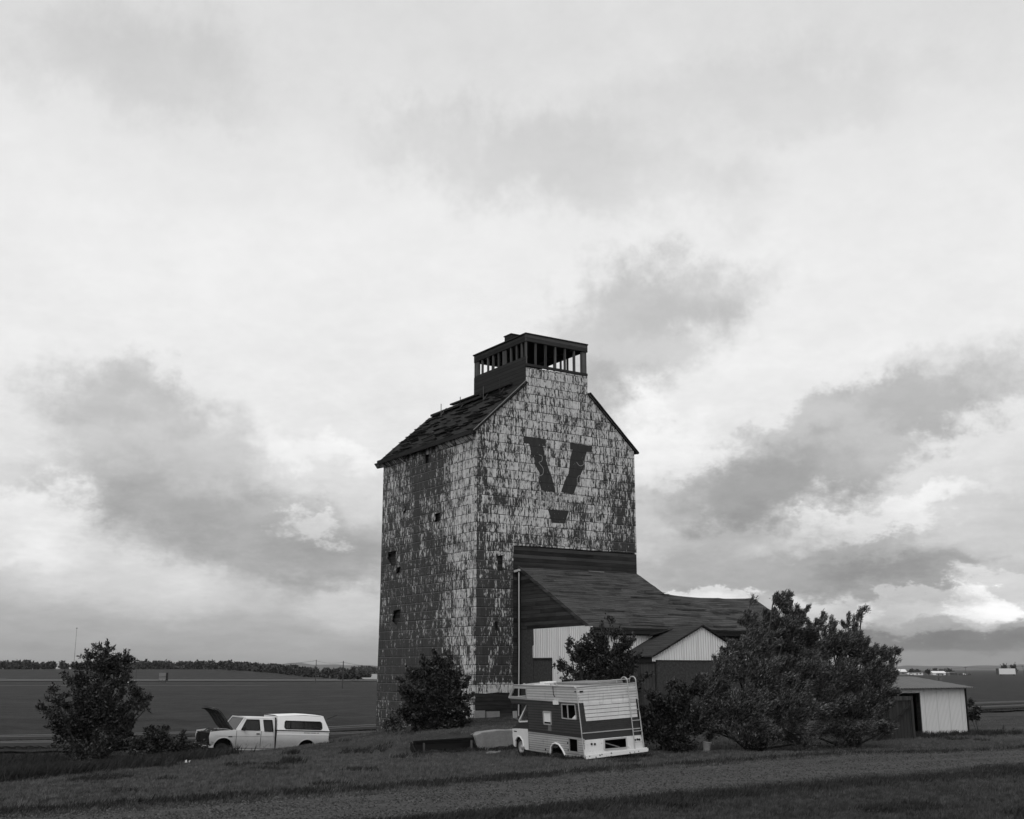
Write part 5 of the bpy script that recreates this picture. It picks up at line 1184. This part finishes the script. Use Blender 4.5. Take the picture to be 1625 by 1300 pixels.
def woodland(name, label, runs, seed, mat, leaf=1.1):
    rg = np.random.default_rng(seed); CC = []
    for (x0, y0, x1, y1, n, h) in runs:
        for k in range(n):
            t = (k + rg.uniform(-.3, .3)) / n; x, y = x0 + (x1 - x0) * t + rg.normal(0, 2), y0 + (y1 - y0) * t + rg.normal(0, 10)
            z = tz(x, y); H = h * rg.uniform(.55, 1.15); r = H * rg.uniform(.3, .5); m = 130
            d = rg.normal(size=(m, 3)); d /= np.linalg.norm(d, axis=1, keepdims=True); q = rg.uniform(.4, 1, (m, 1)) ** .5
            CC.append(np.array([x, y, z + H * .55]) + d * q * np.array([r, r, H * .5]) )
    C = np.concatenate(CC); rg2 = np.random.default_rng(seed + 1); V, Fq = leaves(C, rg2.normal(size=C.shape), leaf, leaf * .8, rg2)
    return tag(np_mesh(name, V, Fq, mat), label, 'woodland', kind='stuff')
def Xa(px, Y): return at(px, 1062, Y)[0]
woodland('far_woodland', 'dark belt of distant woodland along the horizon left of the elevator',
         [(Xa(-30, 700), 700, Xa(78, 700), 700, 46, 4.4), (Xa(100, 690), 690, Xa(118, 690), 690, 7, 4.), (Xa(150, 690), 690, Xa(330, 690), 690, 80, 4.2), (Xa(330, 690), 690, Xa(460, 620), 620, 60, 4.2), (Xa(460, 620), 620, Xa(575, 520), 520, 60, 3.6),
          (Xa(555, 430), 430, Xa(568, 430), 430, 6, 2.4), (Xa(560, 950), 950, Xa(640, 950), 950, 30, 5.5), (Xa(1640, 1500), 1500, Xa(1660, 1500), 1500, 3, 3)], 51, M_far, 1.5)
# radio mast, poles and wires
def pole(px, ytop, Y, label, cat='utility pole', name='utility_pole', r=.14, arm=None, group=None, mat=M_bark):
    x = at(px, ytop, Y)[0]; z0 = tz(x, Y); zt = at(px, ytop, Y)[2]; e = empty(name, (x, Y, z0), label=label, cat=cat, group=group)
    b = MB(); b.tube([(0, 0, -.3), (0, 0, zt - z0)], [r, r * .7], 8); b.build('post', mat, e)
    if arm: b = MB(); b.bar((-arm, 0, zt - z0 - .6), (arm, 0, zt - z0 - .6), .16, .16); b.build('crossarm', mat, e)
    return (x, Y, zt - .3)
M_pale = material('grey_weathered_post', lambda nt: (.11, None), .9, .1)
ms = pole(122, 997, 700, 'thin radio mast rising over the far trees at left', 'mast', 'radio_mast', .12)
b = MB(); mx = at(122, 997, 700); b.tube([(mx[0], 700, mx[2] - .2), (mx[0], 700, mx[2] + .2)], .5, 8); o = b.build('mast_lamp', M_bark); o.parent = bpy.data.objects['radio_mast']; o.matrix_parent_inverse = Matrix.Translation(bpy.data.objects['radio_mast'].location).inverted()
ps = [pole(*a) for a in ((218, 1045, 500, 'single pole by the far road, right of the leafy tree'), (502, 1047, 352, 'thicker utility pole in the far field, left of the pair'), (545, 1049, 250, 'utility pole in the far field nearest the elevator'))]
def wire(p, q, sag, name, label, r=.03):
    pts = [(p[0] + (q[0] - p[0]) * t, p[1] + (q[1] - p[1]) * t, p[2] + (q[2] - p[2]) * t - sag * 4 * t * (1 - t)) for t in np.linspace(0, 1, 14)]
    tag(MB().tube(pts, r, 4).build(name, M_bark), label, 'wire')
wire(at(370, 1058, 600), ps[1], .6, 'power_line', 'sagging wire reaching the left field pole from the trees', .05)
wire(ps[1], ps[2], .4, 'power_line', 'wire strung between the two field poles')
wire(ps[2], at(640, 1062, 300), .3, 'power_line', 'wire from the right field pole passing behind the elevator')
# road sign seen from behind and the rail guard near it
def billboard():
    x, y, z = gpt(257, 1085); e = empty('billboard', (x, y, tz(x, y)), label='small leaning billboard on posts in the far field, right of the leafy tree', cat='billboard'); h = at(257, 1068, y)[2] - tz(x, y)
    MB().box(-1.0, 1.1, 0, .12, h * .35, h).build('panel', material('weathered_board', lambda nt: (.14, None), .9, .1), e); MB().box(1.1, 1.5, -.3, .4, h * .3, h * 1.02).build('side_board', M_darkwood, e)
    for q in (-.9, 0, .9): MB().bar((q, .1, -.2), (q, .1, h), .14).build('post', M_bark, e)
    MB().bar((-1.0, -.05, h * .62), (1.1, -.05, h * .66), .12).build('rail', M_bark, e)
billboard()
def fieldgate():
    x, y, z = gpt(209, 1088); e = empty('field_gate', (x, y, tz(x, y)), label='low white post and rail gate in the far field beside the leafy tree', cat='gate')
    MB().box(-1.0, -.75, -.1, .1, -.1, 1.6).build('white_post', M_white, e); MB().box(.9, 1.0, -.1, .1, -.1, 1.3).build('post', M_bark, e); MB().bar((-.8, 0, 1.3), (1., 0, 1.15), .12).build('rail', M_pale, e)
fieldgate()
# town on the right horizon
TY = 800.
M_twhite = material('town_white_wall', lambda nt: (.55, None), .7, .2); M_tgrey = material('town_grey_wall', lambda nt: (.16, None), .8, .2); M_tdark = material('town_dark_roof', lambda nt: (.05, None), .8, .2)
def house(px0, px1, ytop, label, name='house', cat='house', wall=M_twhite, roof=M_tdark, rf=.35, depth=7., Y=TY, ybase=1071.6, opening=True):
    x0, x1 = at(px0, 1071, Y)[0], at(px1, 1071, Y)[0]; zt = at(px0, ytop, Y)[2]; xm = (x0 + x1) / 2; w = (x1 - x0) / 2; z0 = tz(xm, Y)
    h = zt - z0; hw = h * (1 - rf); e = empty(name, (xm, Y, z0), label=label, cat=cat)
    MB().box(-w, w, 0, depth, -.2, hw).build('wall', wall, e)
    b = MB(); b.prism([(-.3, hw), (depth + .3, hw), (depth / 2, h)], -w - .3, w + .3, lambda a, c, t: (t, a, c)); b.build('roof', roof, e)
    if opening:
        b = MB(); b.box(-w * .5, -w * .2, -.06, .02, .3, hw * .75); b.build('door', M_tdark, e); b = MB(); b.box(w * .2, w * .6, -.06, .02, hw * .4, hw * .8); b.build('window', M_tdark, e)
house(1420, 1439, 1062, 'white-roofed building at the left end of the far town', roof=M_twhite, wall=M_tgrey, rf=.45)
house(1451, 1465, 1066.5, 'low flat white building in the far town, left of the dark tree', rf=.2)
house(1481, 1501, 1065, 'white gabled building in the far town, right of the dark tree', rf=.5, roof=M_twhite)
house(1503.5, 1508, 1066.5, 'narrow grey building by the far town pole', wall=M_tgrey, roof=M_tgrey)
house(1509, 1519, 1066.3, 'dark shed at the right end of the far town', name='dark_shed', cat='shed', wall=M_tdark)
def vehicle(px0, px1, ytop, label, mat=M_twhite, name='parked_car', cat='car', Y=TY - 6, group=None):
    x0, x1 = at(px0, 1071, Y)[0], at(px1, 1071, Y)[0]; L = x1 - x0; h = at(px0, ytop, Y)[2] - tz((x0 + x1) / 2, Y); e = empty(name, ((x0 + x1) / 2, Y, tz((x0 + x1) / 2, Y)), label=label, cat=cat, group=group); h = max(h, 1.2)
    b = MB(); b.prism([(-L / 2, .35), (L / 2, .35), (L / 2, h * .55), (L * .3, h * .62), (L * .18, h), (-L * .3, h), (-L * .42, h * .6), (-L / 2, h * .55)], 0, 1.8, lambda a, c, t: (a, t, c)); b.build('body', mat, e)
    b = MB(); b.prism([(L * .26, h * .64), (L * .16, h * .92), (-L * .27, h * .92), (-L * .36, h * .64)], -.03, .0, lambda a, c, t: (a, t, c)); b.build('window', M_tdark, e)
    for q in (-.3, .3): b = MB(); b.lathe([(0, -.1), (.35, -.1), (.35, .2), (0, .2)], (L * q, 0, .35), (0, 1, 0), 12); b.build('wheel', M_dk, e)
vehicle(1441, 1451, 1067.5, 'white van parked between the far town buildings', name='parked_van', cat='van')
vehicle(1522, 1528, 1068.4, 'dark car parked left of the far power pole', M_tdark); vehicle(1529, 1535, 1068.8, 'white car parked at the foot of the far power pole')
vehicle(1536, 1541, 1068.9, 'dark car parked right of the far power pole', M_tdark)
vehicle(1487, 1498, 1069, 'dark pickup parked before the white gabled building', M_tdark, Y=TY - 14)
def trailer():
    x0, x1 = at(1585.5, 1066, 760)[0], at(1611.5, 1066, 760)[0]; xm = (x0 + x1) / 2; w = (x1 - x0) / 2; e = empty('box_trailer', (xm, 760, tz(xm, 760)), label='long white box trailer standing alone on the right horizon', cat='trailer')
    z1 = at(1590, 1061, 760)[2] - tz(xm, 760); MB().box(-w, w, 0, 2.6, .75, z1).build('body', M_twhite, e); MB().box(-w - 1.0, -w - .01, .1, 2.5, .4, z1).build('end_panel', M_tdark, e)
    for q in (-.8, .75): b = MB(); b.lathe([(0, -.1), (.5, -.1), (.5, .3), (0, .3)], (w * q, .2, .5), (0, 1, 0), 12); b.build('wheel', M_dk, e)
trailer()
def far_tree(px, ytop, Y, label, w=1.6, seed=1, ybase=1071, group='small trees on the right horizon'):
    p = at(px, ytop, Y); z0 = tz(p[0], Y); H = p[2] - z0
    shrub('far_tree', label, 'tree', (p[0], Y, z0), [(p[0], Y, z0 + H * .6, w, H * .38), (p[0] + w * .4, Y, z0 + H * .45, w * .9, H * .3), (p[0] - w * .5, Y, z0 + H * .5, w * .7, H * .3)], M_far, 900, .7, .5, (0, 0, 0), seed, group, .12, twigs=5, part_names=('trunk', 'crown'))
far_tree(1593, 1053.5, 790, 'left one of two bushy trees behind the white box trailer', 1.9, 61); far_tree(1608, 1053, 790, 'right one of two bushy trees behind the white box trailer', 1.9, 62)
far_tree(1473, 1062, 806, 'dark tree between the white buildings of the far town', 2.4, 63, group='trees among the far town'); far_tree(1495, 1061, 815, 'tree crown showing above the white gabled building', 2., 64, group='trees among the far town'); far_tree(1456, 1062, 815, 'tree showing above the low flat white building', 1.8, 65, group='trees among the far town')
q = [pole(*a, arm=1.1, group='power poles on the right horizon') for a in ((1502.5, 1060, 780, 'power pole by the narrow grey building'), (1532, 1058, 760, 'power pole above the parked cars of the far town'), (1623, 1056, 740, 'power pole at the right edge beyond the box trailer'))]
wire(q[0], q[1], .4, 'power_line', 'wire between the two power poles of the far town', .05); wire(q[1], q[2], 1.0, 'power_line', 'long wire running right over the box trailer', .05); wire(at(1400, 1060, 800), q[0], .6, 'power_line', 'wire from the willow side to the far town poles', .05)
shrub('low_bush', 'low dark bush against the right corner of the white shed', 'bush', base_at(1546, 60.), lob(60., (1543, 1140, 8, 1.2), (1548, 1128, 6, 1.2), (1541, 1118, 5, 1.)), M_leaf, 1500, .12, .06, (.05, 0, 0), 81, trunk_r=.03)
house(1440.5, 1450, 1068.3, 'long low pale building in the far town beside the white-roofed one', rf=.3, wall=M_tgrey, roof=M_twhite, Y=812)
house(1472, 1480, 1066, 'dark roofed building half hidden by the dark town tree', wall=M_tgrey, Y=822)
far_tree(1484, 1060.5, 826, 'leftmost of the trees behind the white gabled building', 1.7, 66, group='trees among the far town'); far_tree(1506, 1061.5, 822, 'tree behind the narrow grey building of the far town', 2.2, 67, group='trees among the far town'); far_tree(1446, 1061.5, 824, 'tree between the two pale buildings at the left end of the town', 1.8, 68, group='trees among the far town')
def railsign():
    x = at(1490, 1080, 160)[0]; z0 = tz(x, 160); e = empty('track_sign', (x, 160, z0), label='small double sign on a post just above the white shed roof', cat='sign'); h = at(1490, 1075.5, 160)[2] - z0
    MB().bar((0, 0, 0), (0, 0, h), .1).build('post', M_bark, e); MB().box(-.42, -.16, -.03, .0, h - .28, h - .05).build('sign_plate', M_pale, e); MB().box(.16, .42, -.03, .0, h - .28, h - .05).build('sign_plate', M_pale, e)
railsign()
# faraway hills
def hills(name, Y, prof, mat):
    pts = sorted(prof); n = 160; V = []; x0, x1 = pts[0][0], pts[-1][0]
    for j, (yy, k) in enumerate(((Y - 900, 0.), (Y - 300, .75), (Y, 1.), (Y + 500, .8), (Y + 1200, 0))):
        for i in range(n + 1):
            px = x0 + (x1 - x0) * i / n; h = float(np.interp(px, [p[0] for p in pts], [p[1] for p in pts])) * Y / 1855.; h *= 1 + .12 * math.sin(px * .11) + .08 * math.sin(px * .29)
            V.append((at(px, 1062, Y)[0] * yy / Y, yy, CAMZ * 0 - 3 + max(0, h + CAMZ + 3) * k))
    i_ = (np.arange(4)[:, None] * (n + 1) + np.arange(n)[None, :]).ravel()
    return tag(np_mesh(name, np.array(V), np.stack([i_, i_ + 1, i_ + n + 2, i_ + n + 1], 1), mat, smooth=True), kind='structure')
M_hill = material('far_hill_grass', lambda nt: (.04 + (nt.noise(nt.vec(*nt.coords()), .004, 4, .6) - .5) * .04, None), .95, .1)
hills('hills', 6000, [(-700, 1), (200, 1), (380, 5), (470, 9), (560, 6), (700, 2), (1350, 2), (1440, 5), (1560, 5), (1640, 8), (2200, 2)], M_hill)

# ------------------------------------------------------------ air
def haze():
    m = bpy.data.materials.new('haze'); m.use_nodes = True; t = m.node_tree; t.nodes.clear(); o_ = t.nodes.new('ShaderNodeOutputMaterial'); v = t.nodes.new('ShaderNodeVolumePrincipled')
    v.inputs['Color'].default_value = (.9, .9, .9, 1); v.inputs['Density'].default_value = HAZE; v.inputs['Anisotropy'].default_value = .2; t.links.new(v.outputs[0], o_.inputs['Volume'])
    b = MB(); b.box(-9600, 9600, -9600, 9600, -7, 140); o = b.build('haze', m); tag(o, 'thin even haze over the whole prairie', 'haze', kind='stuff')
HAZE = 5.5e-5
haze()
